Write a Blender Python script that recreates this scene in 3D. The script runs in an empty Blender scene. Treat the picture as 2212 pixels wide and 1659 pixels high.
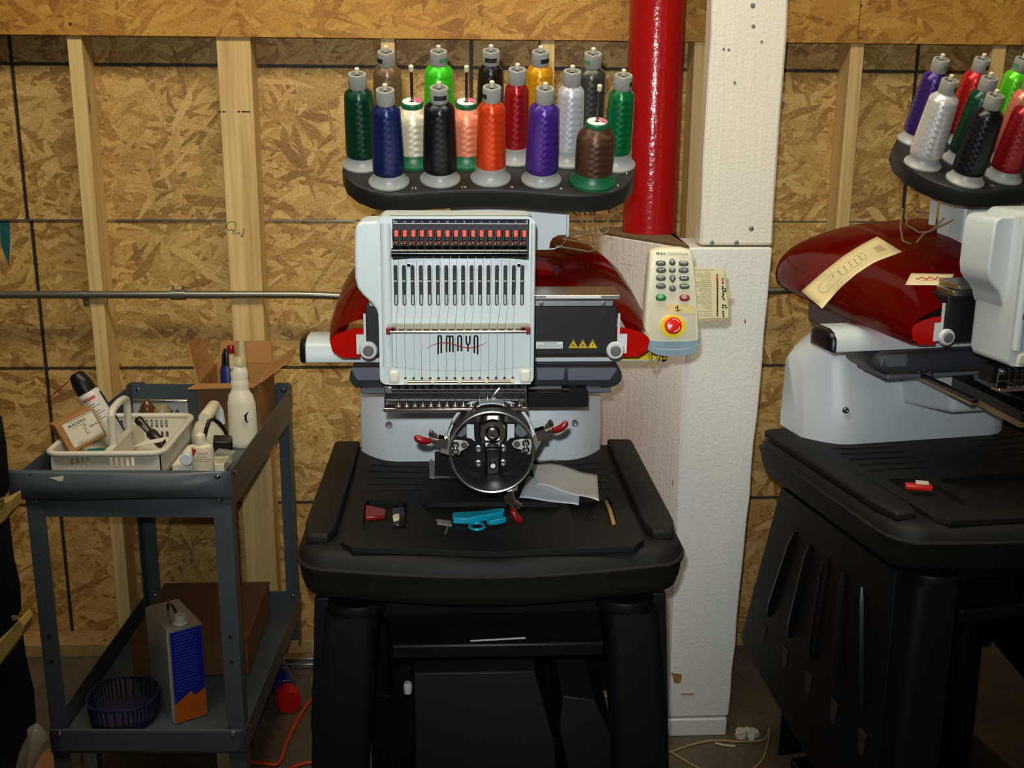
import bpy, bmesh, math, random
from math import sin, cos, pi, radians, sqrt
from mathutils import Vector, Matrix, Euler
from mathutils.geometry import tessellate_polygon
random.seed(7)
SC = bpy.context.scene
COL = SC.collection
# ------------------------------------------------------------------ camera
F, CX, CY = 2400.0, 1106.0, 829.5          # focal length and centre in pixels of the 2212x1659 frame
CAMH = 1.615
PIT, YAW, ROL = radians(14.5), radians(2.9), radians(0.45)
fw = Vector((sin(YAW)*cos(PIT), cos(YAW)*cos(PIT), -sin(PIT)))
rt = Vector((cos(YAW), -sin(YAW), 0)); up = rt.cross(fw)
rt, up = cos(ROL)*rt + sin(ROL)*up, -sin(ROL)*rt + cos(ROL)*up
CO = Vector((0, 0, CAMH))
cd = bpy.data.cameras.new('camera'); cam = bpy.data.objects.new('camera', cd); COL.objects.link(cam)
M = Matrix.Identity(4)
for i in range(3):
    M[i][0], M[i][1], M[i][2], M[i][3] = rt[i], up[i], -fw[i], CO[i]
cam.matrix_world = M
cd.sensor_fit = 'HORIZONTAL'; cd.sensor_width = 36; cd.lens = F/2212*36; cd.clip_start = .02
SC.camera = cam
# ------------------------------------------------------------------ pixel helpers
def ray(x, y): return fw + rt*((x-CX)/F) - up*((y-CY)/F)
def W(x, y, Y): d = ray(x, y); return CO + d*(Y/d.y)
def G(x, y, Z): d = ray(x, y); return CO + d*((Z-CAMH)/d.z)
def PL(x, y, p0, n): d = ray(x, y); return CO + d*((p0-CO).dot(n)/d.dot(n))
# ------------------------------------------------------------------ world, lamps, exposure
wd = bpy.data.worlds.new('World'); SC.world = wd; wd.use_nodes = True
wd.node_tree.nodes['Background'].inputs[0].default_value = (.95, .86, .72, 1)
wd.node_tree.nodes['Background'].inputs[1].default_value = .07
def lamp(name, typ, loc, aim, energy, col, **kw):
    l = bpy.data.lights.new(name, typ); l.energy = energy; l.color = col
    for k, v in kw.items(): setattr(l, k, v)
    o = bpy.data.objects.new(name, l); COL.objects.link(o); o.location = loc
    o.rotation_euler = (Vector(aim)-Vector(loc)).to_track_quat('-Z', 'Y').to_euler()
    return o
lamp('ceiling_light', 'AREA', (-.1, 1.5, 3.05), (-.1, 2.5, 0), 46, (1, .9, .7), shape='RECTANGLE', size=2.4, size_y=.5)
fl = CO + up*.055 - rt*.02
lamp('camera_flash', 'SPOT', fl, CO+ray(1220, 600)*3, 100, (.9, .97, 1), shadow_soft_size=.012, spot_size=radians(66), spot_blend=1)
vs = SC.view_settings
vs.view_transform = 'Standard'; vs.look = 'None'; vs.gamma = 1; vs.use_curve_mapping = False; vs.exposure = 0
# ------------------------------------------------------------------ materials
def lin(c):
    return tuple(((v/255)/12.92 if v/255 <= .04045 else ((v/255+.055)/1.055)**2.4) for v in c)
class NT:
    def __init__(s, name):
        s.m = bpy.data.materials.new(name); s.m.use_nodes = True; s.t = s.m.node_tree
        s.b = s.t.nodes['Principled BSDF']; s.out = s.t.nodes['Material Output']
    def n(s, typ, **kw):
        x = s.t.nodes.new(typ)
        for k, v in kw.items(): setattr(x, k, v)
        return x
    def l(s, a, b): s.t.links.new(a, b)
    def val(s, sock, v):
        if isinstance(v, bpy.types.NodeSocket): s.l(v, sock)
        else: sock.default_value = v
    def math(s, op, a, b=0.0, c=None):
        x = s.n('ShaderNodeMath', operation=op); s.val(x.inputs[0], a); s.val(x.inputs[1], b)
        if c is not None: s.val(x.inputs[2], c)
        return x.outputs[0]
    def vmath(s, op, a, b):
        x = s.n('ShaderNodeVectorMath', operation=op); s.val(x.inputs[0], a); s.val(x.inputs[1], b); return x.outputs[0]
    def mix(s, f, a, b, bt='MIX'):
        x = s.n('ShaderNodeMix', data_type='RGBA', blend_type=bt); s.val(x.inputs[0], f)
        s.val(x.inputs[6], a if not isinstance(a, tuple) else (*a[:3], 1)); s.val(x.inputs[7], b if not isinstance(b, tuple) else (*b[:3], 1))
        return x.outputs[2]
    def obj(s): return s.n('ShaderNodeTexCoord').outputs['Object']
    def noise(s, co, scale, detail=3, rough=.5, dim='3D'):
        x = s.n('ShaderNodeTexNoise'); s.l(co, x.inputs['Vector']); x.inputs['Scale'].default_value = scale
        x.inputs['Detail'].default_value = detail; x.inputs['Roughness'].default_value = rough; return x.outputs[0]
    def ramp(s, f, stops, interp='LINEAR'):
        x = s.n('ShaderNodeValToRGB'); s.l(f, x.inputs[0]); e = x.color_ramp.elements; x.color_ramp.interpolation = interp
        while len(e) < len(stops): e.new(.5)
        for i, (p, c) in enumerate(stops): e[i].position = p; e[i].color = (*c[:3], 1)
        return x.outputs[0]
    def bump(s, h, strength, dist=.001):
        x = s.n('ShaderNodeBump'); x.inputs['Strength'].default_value = strength; x.inputs['Distance'].default_value = dist
        s.l(h, x.inputs['Height']); s.l(x.outputs[0], s.b.inputs['Normal'])
MC = {}
def mat(name, col, rough=.5, metal=0., var=.08, vs=25., bump=0., bs=300., spec=.5, coat=0., trans=0., emit=None):
    if name in MC: return MC[name]
    N = NT(name); c = lin(col); co = N.obj()
    f = N.noise(co, vs, 4)
    N.l(N.mix(f, tuple(v*(1-var) for v in c), tuple(min(1, v*(1+var)) for v in c)), N.b.inputs['Base Color'])
    b = N.b.inputs
    b['Roughness'].default_value = rough; b['Metallic'].default_value = metal; b['Specular IOR Level'].default_value = spec
    b['Coat Weight'].default_value = coat; b['Transmission Weight'].default_value = trans
    if bump: N.bump(N.noise(co, bs, 3), bump)
    MC[name] = N.m; return N.m
def osb(name, stops, off, lines=(), vlines=(), asp=(9.2, 48.), bias=0.):
    N = NT(name); co = N.obj(); sp = N.n('ShaderNodeSeparateXYZ'); N.l(co, sp.inputs[0])
    c2 = N.n('ShaderNodeCombineXYZ'); N.l(sp.outputs[0], c2.inputs[0]); N.l(sp.outputs[2], c2.inputs[1]); uv = c2.outputs[0]
    wob = N.n('ShaderNodeTexNoise'); N.l(uv, wob.inputs['Vector']); wob.inputs['Scale'].default_value = 14
    uvw = N.vmath('ADD', uv, N.vmath('MULTIPLY', wob.outputs[1], (.018, .018, 0)))
    hcur = tcur = None
    for i, (an, sc) in enumerate(((8, 1), (-22, 1.1), (38, 1.), (-55, 1.2), (75, 1.25), (14, 1.7), (-38, 1.9))):
        r = N.n('ShaderNodeVectorRotate', rotation_type='Z_AXIS'); N.l(uvw, r.inputs['Vector']); r.inputs['Angle'].default_value = radians(an)+bias
        v = N.vmath('ADD', N.vmath('MULTIPLY', r.outputs[0], (asp[0]*sc, asp[1]*sc, 1)), (off+3.7*i, off*2+1.3*i, 0))
        vo = N.n('ShaderNodeTexVoronoi', voronoi_dimensions='2D', feature='F1'); N.l(v, vo.inputs['Vector']); vo.inputs['Scale'].default_value = 1
        cs = N.n('ShaderNodeSeparateColor'); N.l(vo.outputs['Color'], cs.inputs[0])
        h, t = cs.outputs[0], cs.outputs[1]
        if hcur is None: hcur, tcur = h, t
        else:
            g = N.math('GREATER_THAN', h, hcur); tcur = N.math('ADD', N.math('MULTIPLY', t, g), N.math('MULTIPLY', tcur, N.math('SUBTRACT', 1, g)))
            hcur = N.math('MAXIMUM', h, hcur)
    fine = N.noise(uvw, 130, 4, .65); big = N.noise(uv, 3.2, 2)
    t2 = N.math('ADD', N.math('MULTIPLY', tcur, .43), N.math('ADD', N.math('MULTIPLY', fine, .62), N.math('MULTIPLY', big, .22)))
    c = N.ramp(N.math('SUBTRACT', t2, .115), stops)
    speck = N.math('GREATER_THAN', N.math('ADD', N.noise(uv, 210, 2, .6), N.math('MULTIPLY', N.noise(uv, 11, 2), .22)), .735)
    c = N.mix(N.math('MULTIPLY', speck, .55), c, (.06, .025, .012))
    ln = None; wn = N.math('MULTIPLY', N.math('SUBTRACT', N.noise(uv, 150, 4, .8), .25), .010)
    for z in lines:
        g = N.math('LESS_THAN', N.math('ABSOLUTE', N.math('SUBTRACT', sp.outputs[2], z)), N.math('ADD', wn, .0022)); ln = g if ln is None else N.math('MAXIMUM', ln, g)
    for xx, sl, z0 in vlines:
        xl = N.math('ADD', sp.outputs[0], N.math('MULTIPLY', N.math('SUBTRACT', sp.outputs[2], z0), sl))
        g = N.math('LESS_THAN', N.math('ABSOLUTE', N.math('SUBTRACT', xl, xx)), N.math('ADD', wn, .0028)); ln = g if ln is None else N.math('MAXIMUM', ln, g)
    if ln is not None: c = N.mix(N.math('MULTIPLY', ln, .93), c, (.012, .01, .01))
    N.l(c, N.b.inputs['Base Color']); N.b.inputs['Roughness'].default_value = .62
    N.bump(N.math('ADD', hcur, N.math('MULTIPLY', fine, .6)), .35, .0015)
    return N.m
def pine(name, col, dk):
    N = NT(name); co = N.obj(); v = N.vmath('MULTIPLY', co, (70, 70, 2.2))
    g = N.noise(v, 1, 5, .6); g2 = N.noise(N.vmath('MULTIPLY', co, (14, 14, .8)), 1, 2)
    t = N.math('ADD', N.math('MULTIPLY', g, .6), N.math('MULTIPLY', g2, .4))
    c = N.ramp(t, [(.3, lin(dk)), (.55, lin(col)), (.8, tuple(min(1, x*1.12) for x in lin(col)))])
    vo = N.n('ShaderNodeTexVoronoi'); N.l(N.vmath('MULTIPLY', co, (11, 11, 3.)), vo.inputs['Vector'])
    vo.inputs['Scale'].default_value = 1
    c = N.mix(N.math('LESS_THAN', vo.outputs['Distance'], .075), c, (.16, .07, .025))
    N.l(c, N.b.inputs['Base Color']); N.b.inputs['Roughness'].default_value = .6; N.bump(g, .2); return N.m
def threadmat(name, col, rough=.33):
    if name in MC: return MC[name]
    N = NT(name); co = N.obj(); sp = N.n('ShaderNodeSeparateXYZ'); N.l(co, sp.inputs[0])
    an = N.math('ARCTAN2', sp.outputs[1], sp.outputs[0]); z = sp.outputs[2]
    band = N.math('SIGN', N.math('SINE', N.math('ADD', N.math('MULTIPLY', z, 560.), N.math('MULTIPLY', N.math('SINE', N.math('MULTIPLY', an, 6)), .9))))
    fine = N.noise(N.vmath('MULTIPLY', co, (260, 260, 700)), 1, 2); c = lin(col)
    t = N.math('ADD', N.math('MULTIPLY', band, .07), N.math('ADD', N.math('MULTIPLY', fine, .5), .3))
    N.l(N.ramp(t, [(.15, tuple(v*.62 for v in c)), (.6, c), (1, tuple(min(1, v*1.25+.004) for v in c))]), N.b.inputs['Base Color'])
    b = N.b.inputs; b['Roughness'].default_value = rough; b['Specular IOR Level'].default_value = .7; b['Metallic'].default_value = .4
    b['Anisotropic'].default_value = .8; N.l(N.math('ADD', N.math('MULTIPLY', band, .04), .25), b['Anisotropic Rotation'])
    tg = N.n('ShaderNodeTangent', direction_type='RADIAL', axis='Z'); N.l(tg.outputs[0], b['Tangent'])
    N.bump(fine, .12, .0008); MC[name] = N.m; return N.m
def tint(name, col, rough=.12, refl=.22, opac=0.):
    N = NT(name); tr = N.n('ShaderNodeBsdfTransparent'); tr.inputs[0].default_value = (*lin(col), 1)
    co = N.obj(); f = N.noise(co, 9, 3)
    N.l(N.mix(f, tuple(v*.85 for v in lin(col)), lin(col)), N.b.inputs['Base Color']); N.b.inputs['Roughness'].default_value = rough
    mx = N.n('ShaderNodeMixShader'); lw = N.n('ShaderNodeLayerWeight'); lw.inputs[0].default_value = .25
    N.l(N.math('ADD', N.math('MULTIPLY', lw.outputs[1], .3), refl), mx.inputs[0]); N.l(tr.outputs[0], mx.inputs[1]); N.l(N.b.outputs[0], mx.inputs[2])
    N.l(mx.outputs[0], N.out.inputs[0]); return N.m
def chipped(name, col, under, thr, sc=9., rough=.45):
    N = NT(name); co = N.obj(); c0 = lin(col)
    c = N.mix(N.noise(N.vmath('MULTIPLY', co, (22, 22, 3)), 1, 5, .65), tuple(v*.92 for v in c0), c0)
    c = N.mix(N.math('MULTIPLY', N.math('GREATER_THAN', N.noise(N.vmath('MULTIPLY', co, (1, 1, 1.8)), 70, 4, .75), .7), .45), c, lin((128, 126, 120)))
    c = N.mix(N.math('MULTIPLY', N.math('GREATER_THAN', N.noise(N.vmath('MULTIPLY', co, (7, 7, 30)), 1, 4, .8), .69), .35), c, lin((138, 138, 138)))
    c = N.mix(N.math('GREATER_THAN', N.noise(co, sc, 5, .75), thr), c, lin(under))
    N.l(c, N.b.inputs['Base Color']); N.b.inputs['Roughness'].default_value = rough
    N.bump(N.math('ADD', N.math('MULTIPLY', N.noise(N.vmath('MULTIPLY', co, (70, 70, 5)), 1, 5, .6), 1.6), N.noise(co, 140, 3)), .32, .004); return N.m
WHT = mat('white_plastic', (200, 209, 207), .38, var=.02, bump=.06, bs=900)
WHP = mat('white_powder_coat', (205, 213, 215), .3, var=.03, bump=.22, bs=1300)
CREAM = mat('cream_plastic', (214, 204, 172), .42, var=.04)
BLK = mat('black_grained_plastic', (22, 19, 15), .62, var=.2, vs=12, bump=.3, bs=700, spec=.28)
STB = mat('black_satin_plastic', (14, 14, 16), .36, var=.15, spec=.35)
DARK = mat('dark_recess', (12, 12, 13), .6)
GRY = mat('charcoal_plastic', (52, 57, 62), .42, var=.1, bump=.1, bs=800)
GRYL = mat('slate_grey_plastic', (96, 104, 112), .45, var=.06, bump=.1, bs=800)
CHR = mat('chrome', (205, 200, 196), .12, 1, var=.05)
CHD = mat('dark_chrome', (95, 88, 88), .14, 1, var=.1)
STEEL = mat('brushed_steel', (176, 178, 178), .3, 1, var=.1, vs=90)
ALU = mat('aluminium', (200, 200, 194), .26, 1, var=.06, vs=60)
RED = mat('red_plastic', (124, 9, 10), .3, var=.1)
DRED = mat('dark_red_plastic', (112, 30, 28), .35)
ORG = mat('orange_red_plastic', (222, 74, 46), .4)
YEL = mat('yellow_plastic', (232, 200, 20), .4)
INK = mat('black_ink', (20, 20, 20), .6)
GINK = mat('grey_ink', (112, 112, 108), .6)
WINK = mat('white_ink', (215, 215, 210), .5)
RINK = mat('red_ink', (175, 28, 34), .5)
PAPER = mat('paper', (218, 208, 186), .8, var=.05, vs=14)
PAPERW = mat('white_paper', (222, 222, 214), .8, var=.04, vs=14)
CARD = mat('cardboard', (164, 116, 62), .8, var=.1, vs=30, bump=.1, bs=200)
CARDD = mat('brown_cardboard', (112, 78, 44), .85, var=.12, vs=22, bump=.1, bs=200)
CART = mat('slate_blue_painted_steel', (70, 80, 85), .38, var=.14, vs=16, bump=.12, bs=120)
CLEAR = tint('clear_plastic', (238, 236, 226), .08, .12)
HOODM = tint('translucent_red_acrylic', (150, 14, 9), .1, .2)
TUBEM = tint('clear_tan_tube', (205, 180, 140), .2, .4)
# ------------------------------------------------------------------ mesh builder
def V(*a): return Vector(a)
class MB:
    def __init__(s): s.bm = bmesh.new()
    def poly(s, pts):
        try: return s.bm.faces.new([s.bm.verts.new(p) for p in pts])
        except ValueError: return None
    def loft(s, rings, cap=True, closed=True):
        R_ = [[s.bm.verts.new(p) for p in r] for r in rings]; n = len(R_[0])
        for a, b in zip(R_, R_[1:]):
            for i in range(n if closed else n-1):
                j = (i+1) % n; s.bm.faces.new((a[i], a[j], b[j], b[i]))
        if cap and closed:
            s.bm.faces.new(R_[0][::-1]); s.bm.faces.new(R_[-1])
        return s
    def prism(s, pts, vec):
        vec = Vector(vec); pts = [Vector(p) for p in pts]; return s.loft([pts, [p+vec for p in pts]])
    def box(s, c, sz, rot=None):
        c = Vector(c); h = Vector(sz)/2
        q = [Vector((x*h.x, y*h.y, -h.z)) for x, y in ((-1, -1), (1, -1), (1, 1), (-1, 1))]
        r = Euler(rot).to_matrix() if rot is not None and not isinstance(rot, Matrix) else rot
        a = [p for p in q]; b = [p+Vector((0, 0, 2*h.z)) for p in q]
        if r is not None: a = [r@p for p in a]; b = [r@p for p in b]
        return s.loft([[c+p for p in a], [c+p for p in b]])
    def bb(s, lo, hi): lo, hi = Vector(lo), Vector(hi); return s.box((lo+hi)/2, hi-lo)
    def cyl(s, p0, p1, r, r2=None, n=16):
        p0, p1 = Vector(p0), Vector(p1); return s.tube([p0, p1], [r, r if r2 is None else r2], n)
    def tube(s, path, r, n=8, closed=False):
        path = [Vector(p) for p in path]; N_ = len(path); rr = r if isinstance(r, (list, tuple)) else [r]*N_
        rings = []; prev = None
        for i, p in enumerate(path):
            if closed: t = path[(i+1) % N_]-path[i-1]
            else: t = path[min(i+1, N_-1)]-path[max(i-1, 0)]
            t = t.normalized() if t.length > 1e-9 else Vector((0, 0, 1))
            if prev is None:
                a = t.cross(Vector((0, 0, 1))); a = a if a.length > .1 else t.cross(Vector((1, 0, 0)))
            else: a = prev - t*prev.dot(t)
            a = a.normalized(); prev = a; b = t.cross(a)
            rings.append([p + (a*cos(2*pi*k/n)+b*sin(2*pi*k/n))*rr[i] for k in range(n)])
        if closed:
            rings.append(rings[0]); return s.loft(rings, cap=False)
        return s.loft(rings)
    def lathe(s, prof, o=(0, 0, 0), m=None, n=24):
        o = Vector(o); rings = []
        for r, z in prof:
            ps = [Vector((r*cos(2*pi*k/n), r*sin(2*pi*k/n), z)) for k in range(n)]
            rings.append([o+(m@p if m else p) for p in ps])
        return s.loft(rings)
    def ring(s, o, R_, r0, m=None, n=40, k=8, ry=None):
        o = Vector(o); pts = [o+((m@Vector((R_*cos(2*pi*i/n), R_*sin(2*pi*i/n), 0))) if m else Vector((R_*cos(2*pi*i/n), R_*sin(2*pi*i/n), 0))) for i in range(n)]
        return s.tube(pts, r0, k, closed=True)
    def plate(s, outer, holes, to3, vec):
        """flat plate with holes: 2D outlines, to3 maps (u,v) to 3D, vec is the thickness"""
        loops = [[Vector((u, v, 0)) for u, v in outer]] + [[Vector((u, v, 0)) for u, v in h] for h in holes]
        flat = [p for L in loops for p in L]; vec = Vector(vec)
        a = [s.bm.verts.new(to3(p.x, p.y)) for p in flat]; b = [s.bm.verts.new(Vector(to3(p.x, p.y))+vec) for p in flat]
        for t in tessellate_polygon(loops):
            try: s.bm.faces.new([a[i] for i in t]); s.bm.faces.new([b[i] for i in reversed(t)])
            except ValueError: pass
        k = 0
        for L in loops:
            n = len(L)
            for i in range(n):
                j = (i+1) % n; s.bm.faces.new((a[k+i], a[k+j], b[k+j], b[k+i]))
            k += n
        return s
    def mesh(s, name):
        bmesh.ops.recalc_face_normals(s.bm, faces=s.bm.faces); me = bpy.data.meshes.new(name); s.bm.to_mesh(me); s.bm.free(); return me
def rrect(x0, z0, x1, z1, r, n=5):
    out = []
    for cx, cz, a0 in ((x1-r, z1-r, 0), (x0+r, z1-r, pi/2), (x0+r, z0+r, pi), (x1-r, z0+r, 1.5*pi)):
        out += [(cx+r*cos(a0+pi/2*i/n), cz+r*sin(a0+pi/2*i/n)) for i in range(n+1)]
    return out
def ell(cx, cz, rx, rz, n=20, a0=0, a1=2*pi): return [(cx+rx*cos(a0+(a1-a0)*i/n), cz+rz*sin(a0+(a1-a0)*i/n)) for i in range(n)]
_TX = {}
def text(mb, s, p, ux, uy, size, depth=.0003, align='CENTER'):
    """lettering: p is the baseline point, ux, uy unit directions of writing and up"""
    if (s, align) not in _TX:
        c = bpy.data.curves.new('lettering', 'FONT'); c.body = s; c.align_x = align; c.size = 1; c.resolution_u = 2
        o = bpy.data.objects.new('lettering', c); COL.objects.link(o); dg = bpy.context.evaluated_depsgraph_get()
        me = bpy.data.meshes.new_from_object(o.evaluated_get(dg))
        _TX[(s, align)] = ([v.co.copy() for v in me.vertices], [list(f.vertices) for f in me.polygons])
        bpy.data.objects.remove(o); bpy.data.curves.remove(c); bpy.data.meshes.remove(me)
    vs_, fs = _TX[(s, align)]; ux, uy, p = Vector(ux), Vector(uy), Vector(p); uz = ux.cross(uy).normalized()
    vv = [mb.bm.verts.new(p+ux*(v.x*size)+uy*(v.y*size)+uz*depth) for v in vs_]
    for f in fs:
        try: mb.bm.faces.new([vv[i] for i in f])
        except ValueError: pass
    return mb
def obj(name, mb, m, parent=None, org=(0, 0, 0), smooth=35, bevel=0., seg=2, kind=None, label=None):
    me = mb.mesh(name)
    if Vector(org).length: me.transform(Matrix.Translation(-Vector(org)))
    me.materials.append(m)
    if smooth:
        me.shade_smooth(); me.set_sharp_from_angle(angle=radians(smooth))
    o = bpy.data.objects.new(name, me); COL.objects.link(o); o.parent = parent
    if bevel:
        b = o.modifiers.new('Bevel', 'BEVEL'); b.width = bevel; b.segments = seg; b.limit_method = 'ANGLE'; b.angle_limit = radians(40); b.harden_normals = False
    if kind: o['kind'] = kind
    if label: o['label'] = label
    return o
class Thing:
    def __init__(s, name, label, cat, loc=(0, 0, 0), rot=None, group=None, kind=None):
        s.r = bpy.data.objects.new(name, None); s.r.empty_display_size = .05; COL.objects.link(s.r); s.r.location = loc
        s.o = Vector(loc); s.r['label'] = label
        if cat: s.r['category'] = cat
        if group: s.r['group'] = group
        if kind: s.r['kind'] = kind
        s.world = True
        if rot is not None: s.r.rotation_euler = rot; s.world = False
    def add(s, name, mb, m, parent=None, **kw):
        return obj(name, mb, m, parent or s.r, org=s.o if s.world else (0, 0, 0), **kw)
def solo(name, mb, m, label, cat, group=None, **kw):
    bm = mb.bm; xs = [v.co for v in bm.verts]
    o0 = Vector((sum(v.x for v in xs)/len(xs), sum(v.y for v in xs)/len(xs), min(v.z for v in xs)))
    o = obj(name, mb, m, None, org=o0, **kw); o.location = o0; o['label'] = label; o['category'] = cat
    if group: o['group'] = group
    return o
def dup(root, T, label=None, group=None, skip=()):
    def cp(o, par):
        if o.name.split('.')[0] in skip: return
        c = o.copy(); COL.objects.link(c); c.parent = par
        for ch in o.children: cp(ch, c)
        return c
    bpy_m = Matrix.LocRotScale(root.location, root.rotation_euler, root.scale)
    c = cp(root, None); l, r, sc = (T@bpy_m).decompose(); c.location = l; c.rotation_euler = r.to_euler()
    if label: c['label'] = label
    if group: c['group'] = group
    return c
def struct(name, mb, m, label, **kw):
    o = obj(name, mb, m, None, **kw); o['kind'] = 'structure'; o['label'] = label; return o
X, Yv, Z = V(1, 0, 0), V(0, 1, 0), V(0, 0, 1)
MXZ = Matrix(((1, 0, 0), (0, 0, -1), (0, 1, 0)))      # local z axis -> -Y (towards the camera)
# ================================================================== the setting
SY, WY = 3.04, 3.13                       # stud faces and sheathing
conc = NT('concrete'); _c = conc.obj()
_f = conc.math('ADD', conc.math('MULTIPLY', conc.noise(_c, 5, 5, .6), .6), conc.math('MULTIPLY', conc.noise(_c, 60, 4, .7), .4))
conc.l(conc.ramp(_f, [(.3, lin((62, 52, 42))), (.55, lin((98, 86, 70))), (.8, lin((124, 112, 94)))]), conc.b.inputs['Base Color'])
conc.b.inputs['Roughness'].default_value = .7; conc.bump(conc.noise(_c, 90, 4), .3, .002)
mb = MB(); mb.bb((-2.6, -1.2, -.1), (3.2, 3.6, 0)); struct('floor', mb, conc.m, 'worn grey-brown concrete floor of the workshop', smooth=0)
wall = bpy.data.objects.new('wall_back', None); COL.objects.link(wall); wall['kind'] = 'structure'; wall['label'] = 'unfinished stud wall sheathed with oriented strand board'
ST_W = [(.06, lin((84, 50, 22))), (.28, lin((142, 100, 48))), (.48, lin((182, 142, 74))), (.68, lin((206, 168, 98))), (.92, lin((226, 196, 134)))]
ST_H = [(.08, lin((112, 66, 16))), (.32, lin((158, 104, 30))), (.52, lin((184, 130, 44))), (.7, lin((196, 146, 58))), (.92, lin((216, 176, 92)))]
zj = 1.277
xu0, xu1 = W(30, 90, WY).x, W(52, 470, WY).x
OSU = osb('strand_board_upper', ST_W, 3.1, (1.69,), ((W(40, 280, WY).x, 0, 1.5), (W(1018, 130, WY).x, 0, 1.6), (W(1975, 200, WY).x, 0, 1.5)))
OSL = osb('strand_board_lower', ST_W, 11.7, (.857, .445), ((W(70, 500, WY).x, 0, 1.2),))
OSH = osb('strand_board_header', ST_H, 23.3, asp=(8., 44.), bias=.03)
xl, xr = -2.4, 3.0
xsU = (xl, W(40, 280, WY).x, W(1975, 200, WY).x, xr); xsL = (xl, W(70, 500, WY).x, W(70, 500, WY).x+2.44, xr)
for xs, z0, z1, m_ in ((xsU, zj+.0015, 2.5, OSU), (xsL, 0, zj-.0015, OSL)):
    for a, b in zip(xs, xs[1:]):
        mb = MB(); mb.bb((a+.001, WY, z0), (b-.001, WY+.012, z1)); obj('strand_board_panel', mb, m_, wall, smooth=0, bevel=.001, seg=1)
mb = MB(); mb.bb((xl, WY-.006, zj-.0018), (W(760, 475, WY).x+.01, WY, zj+.0018)); obj('panel_joint_strip', mb, ALU, wall)
mb = MB(); mb.bb((W(760, 475, WY).x+.012, WY-.0015, zj-.0012), (xr, WY, zj+.0012)); obj('panel_joint_strip', mb, mat('dull_zinc', (96, 108, 100), .5, .6), wall)
xh = W(1857, 40, 3.028).x
for a, b in ((xl, xh-.0008), (xh+.0008, xr)):
    mb = MB(); mb.bb((a, 3.028, W(900, 84, 3.028).z), (b, SY, 2.5)); obj('header_panel', mb, OSH, wall, smooth=0, bevel=.001, seg=1)
PINE = pine('pine_stud', (222, 190, 126), (182, 142, 82)); PINE2 = pine('pine_plate', (176, 146, 92), (132, 100, 56))
mb = MB(); mb.bb((xl, SY, 0), (xr, WY, .04)); obj('sole_plate', mb, PINE2, wall, smooth=0, bevel=.002)
for a, b, y1 in ((-1.0, -.9625, WY), (-.62, -.5325, WY), (-.196, -.159, WY), (.222, .26, WY), (.63, .667, WY), (1.05, 1.087, WY), (1.437, 1.475, WY), (-1.42, -1.382, WY), (1.86, 1.898, WY)):
    mb = MB(); mb.bb((a, SY, .04), (b, y1, 2.5)); obj('stud', mb, PINE, wall, smooth=0, bevel=.0025)
# pencilled word and knot marks on the wide stud
ux, uz = X, Z
mb = MB()
def stroke(mb, pts, Y, r=.0009, px=True): mb.tube([W(x, y, Y) if px else Vector((x, Y, y)) for x, y in pts], r, 5); return mb
z8 = lambda x, y: (400+x/5.53, 440+y/5.53)
for s_ in ([(560, 310), (530, 320), (500, 300), (497, 260), (515, 225), (550, 212), (590, 222), (612, 255), (605, 300), (580, 325), (556, 300), (570, 340), (562, 372)],
           [(585, 320), (590, 355), (606, 365), (618, 340), (622, 368), (632, 345), (648, 342), (650, 368), (655, 345)], [(690, 370), (665, 372), (662, 392), (680, 398), (690, 375), (698, 295), (686, 398)]):
    stroke(mb, [z8(x, y) for x, y in s_], SY-.0003, .0008)
obj('pencil_word', mb, INK, wall)
mb = MB()
for a, b in ((472, 478), (481, 487), (513, 519), (522, 540)): stroke(mb, [(a, 241), (b, 241.5)], SY-.0002, .0018)
obj('stud_ink_mark', mb, INK, wall)
mb = MB(); pts = [(0, 475), (20, 475), (22, 520), (20, 560), (19, 575), (12, 555), (2, 530), (0, 500)]
mb.prism([W(x, y, WY-.0004) for x, y in pts], (0, .0004, 0)); obj('paint_mark', mb, mat('teal_paint', (14, 84, 88), .6, var=.3, vs=90), wall)
mb = MB()
for x, y, Y in ((152, 52, 3.028), (1526, 20, 3.028), (1524, 72, 3.028), (1860, 12, 3.028), (1858, 82, 3.028)): mb.cyl(W(x, y, Y-.001), W(x, y, Y+.004), .004, n=10)
obj('nail_head', mb, mat('nail_steel', (58, 50, 44), .5, .7), wall, kind='stuff')
# ------------------------------------------------------------------ post, pipe casing and pipe
PW = chipped('chipped_cream_paint', (232, 224, 206), (150, 128, 84), .74)
PW2 = chipped('chipped_white_paint', (230, 228, 220), (124, 92, 40), .76, 7)
PY = 2.57
post = Thing('timber_post', 'cream painted square timber post with bolt heads and chipped paint', 'post', (.65, PY+.085, 0))
zb = 1.282
mb = MB(); N_ = 14; rings = []
for i in range(N_+1):
    z = zb+(2.6-zb)*i/N_; j = lambda: random.uniform(-.0022, .0022)
    rings.append([V(.567+j(), PY+j(), z), V(.74+j(), PY+j(), z), V(.742, PY+.06, z), V(.567, PY+.06, z)])
mb.loft(rings); post.add('post_shaft', mb, PW, bevel=.007, smooth=50)
mb = MB(); rings = []
for i in range(19):
    z = .055+(zb-.004-.055)*i/18; t = i/18; j = lambda: random.uniform(-.0016, .0016)
    rings.append([V(.540+j(), PY-.012+j(), z), V(.702+.036*t+j(), PY-.012+j(), z), V(.702+.036*t, PY+.175, z), V(.540, PY+.175, z)])
mb.loft(rings); pc = post.add('post_casing', mb, PW2, bevel=.004, smooth=50)
mb = MB(); mb.bb((.543, PY-.016, 0), (.698, PY+.175, .05)); post.add('post_foot', mb, PW2, bevel=.004)
zinc = mat('zinc_bolt', (120, 128, 126), .4, .5)
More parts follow.
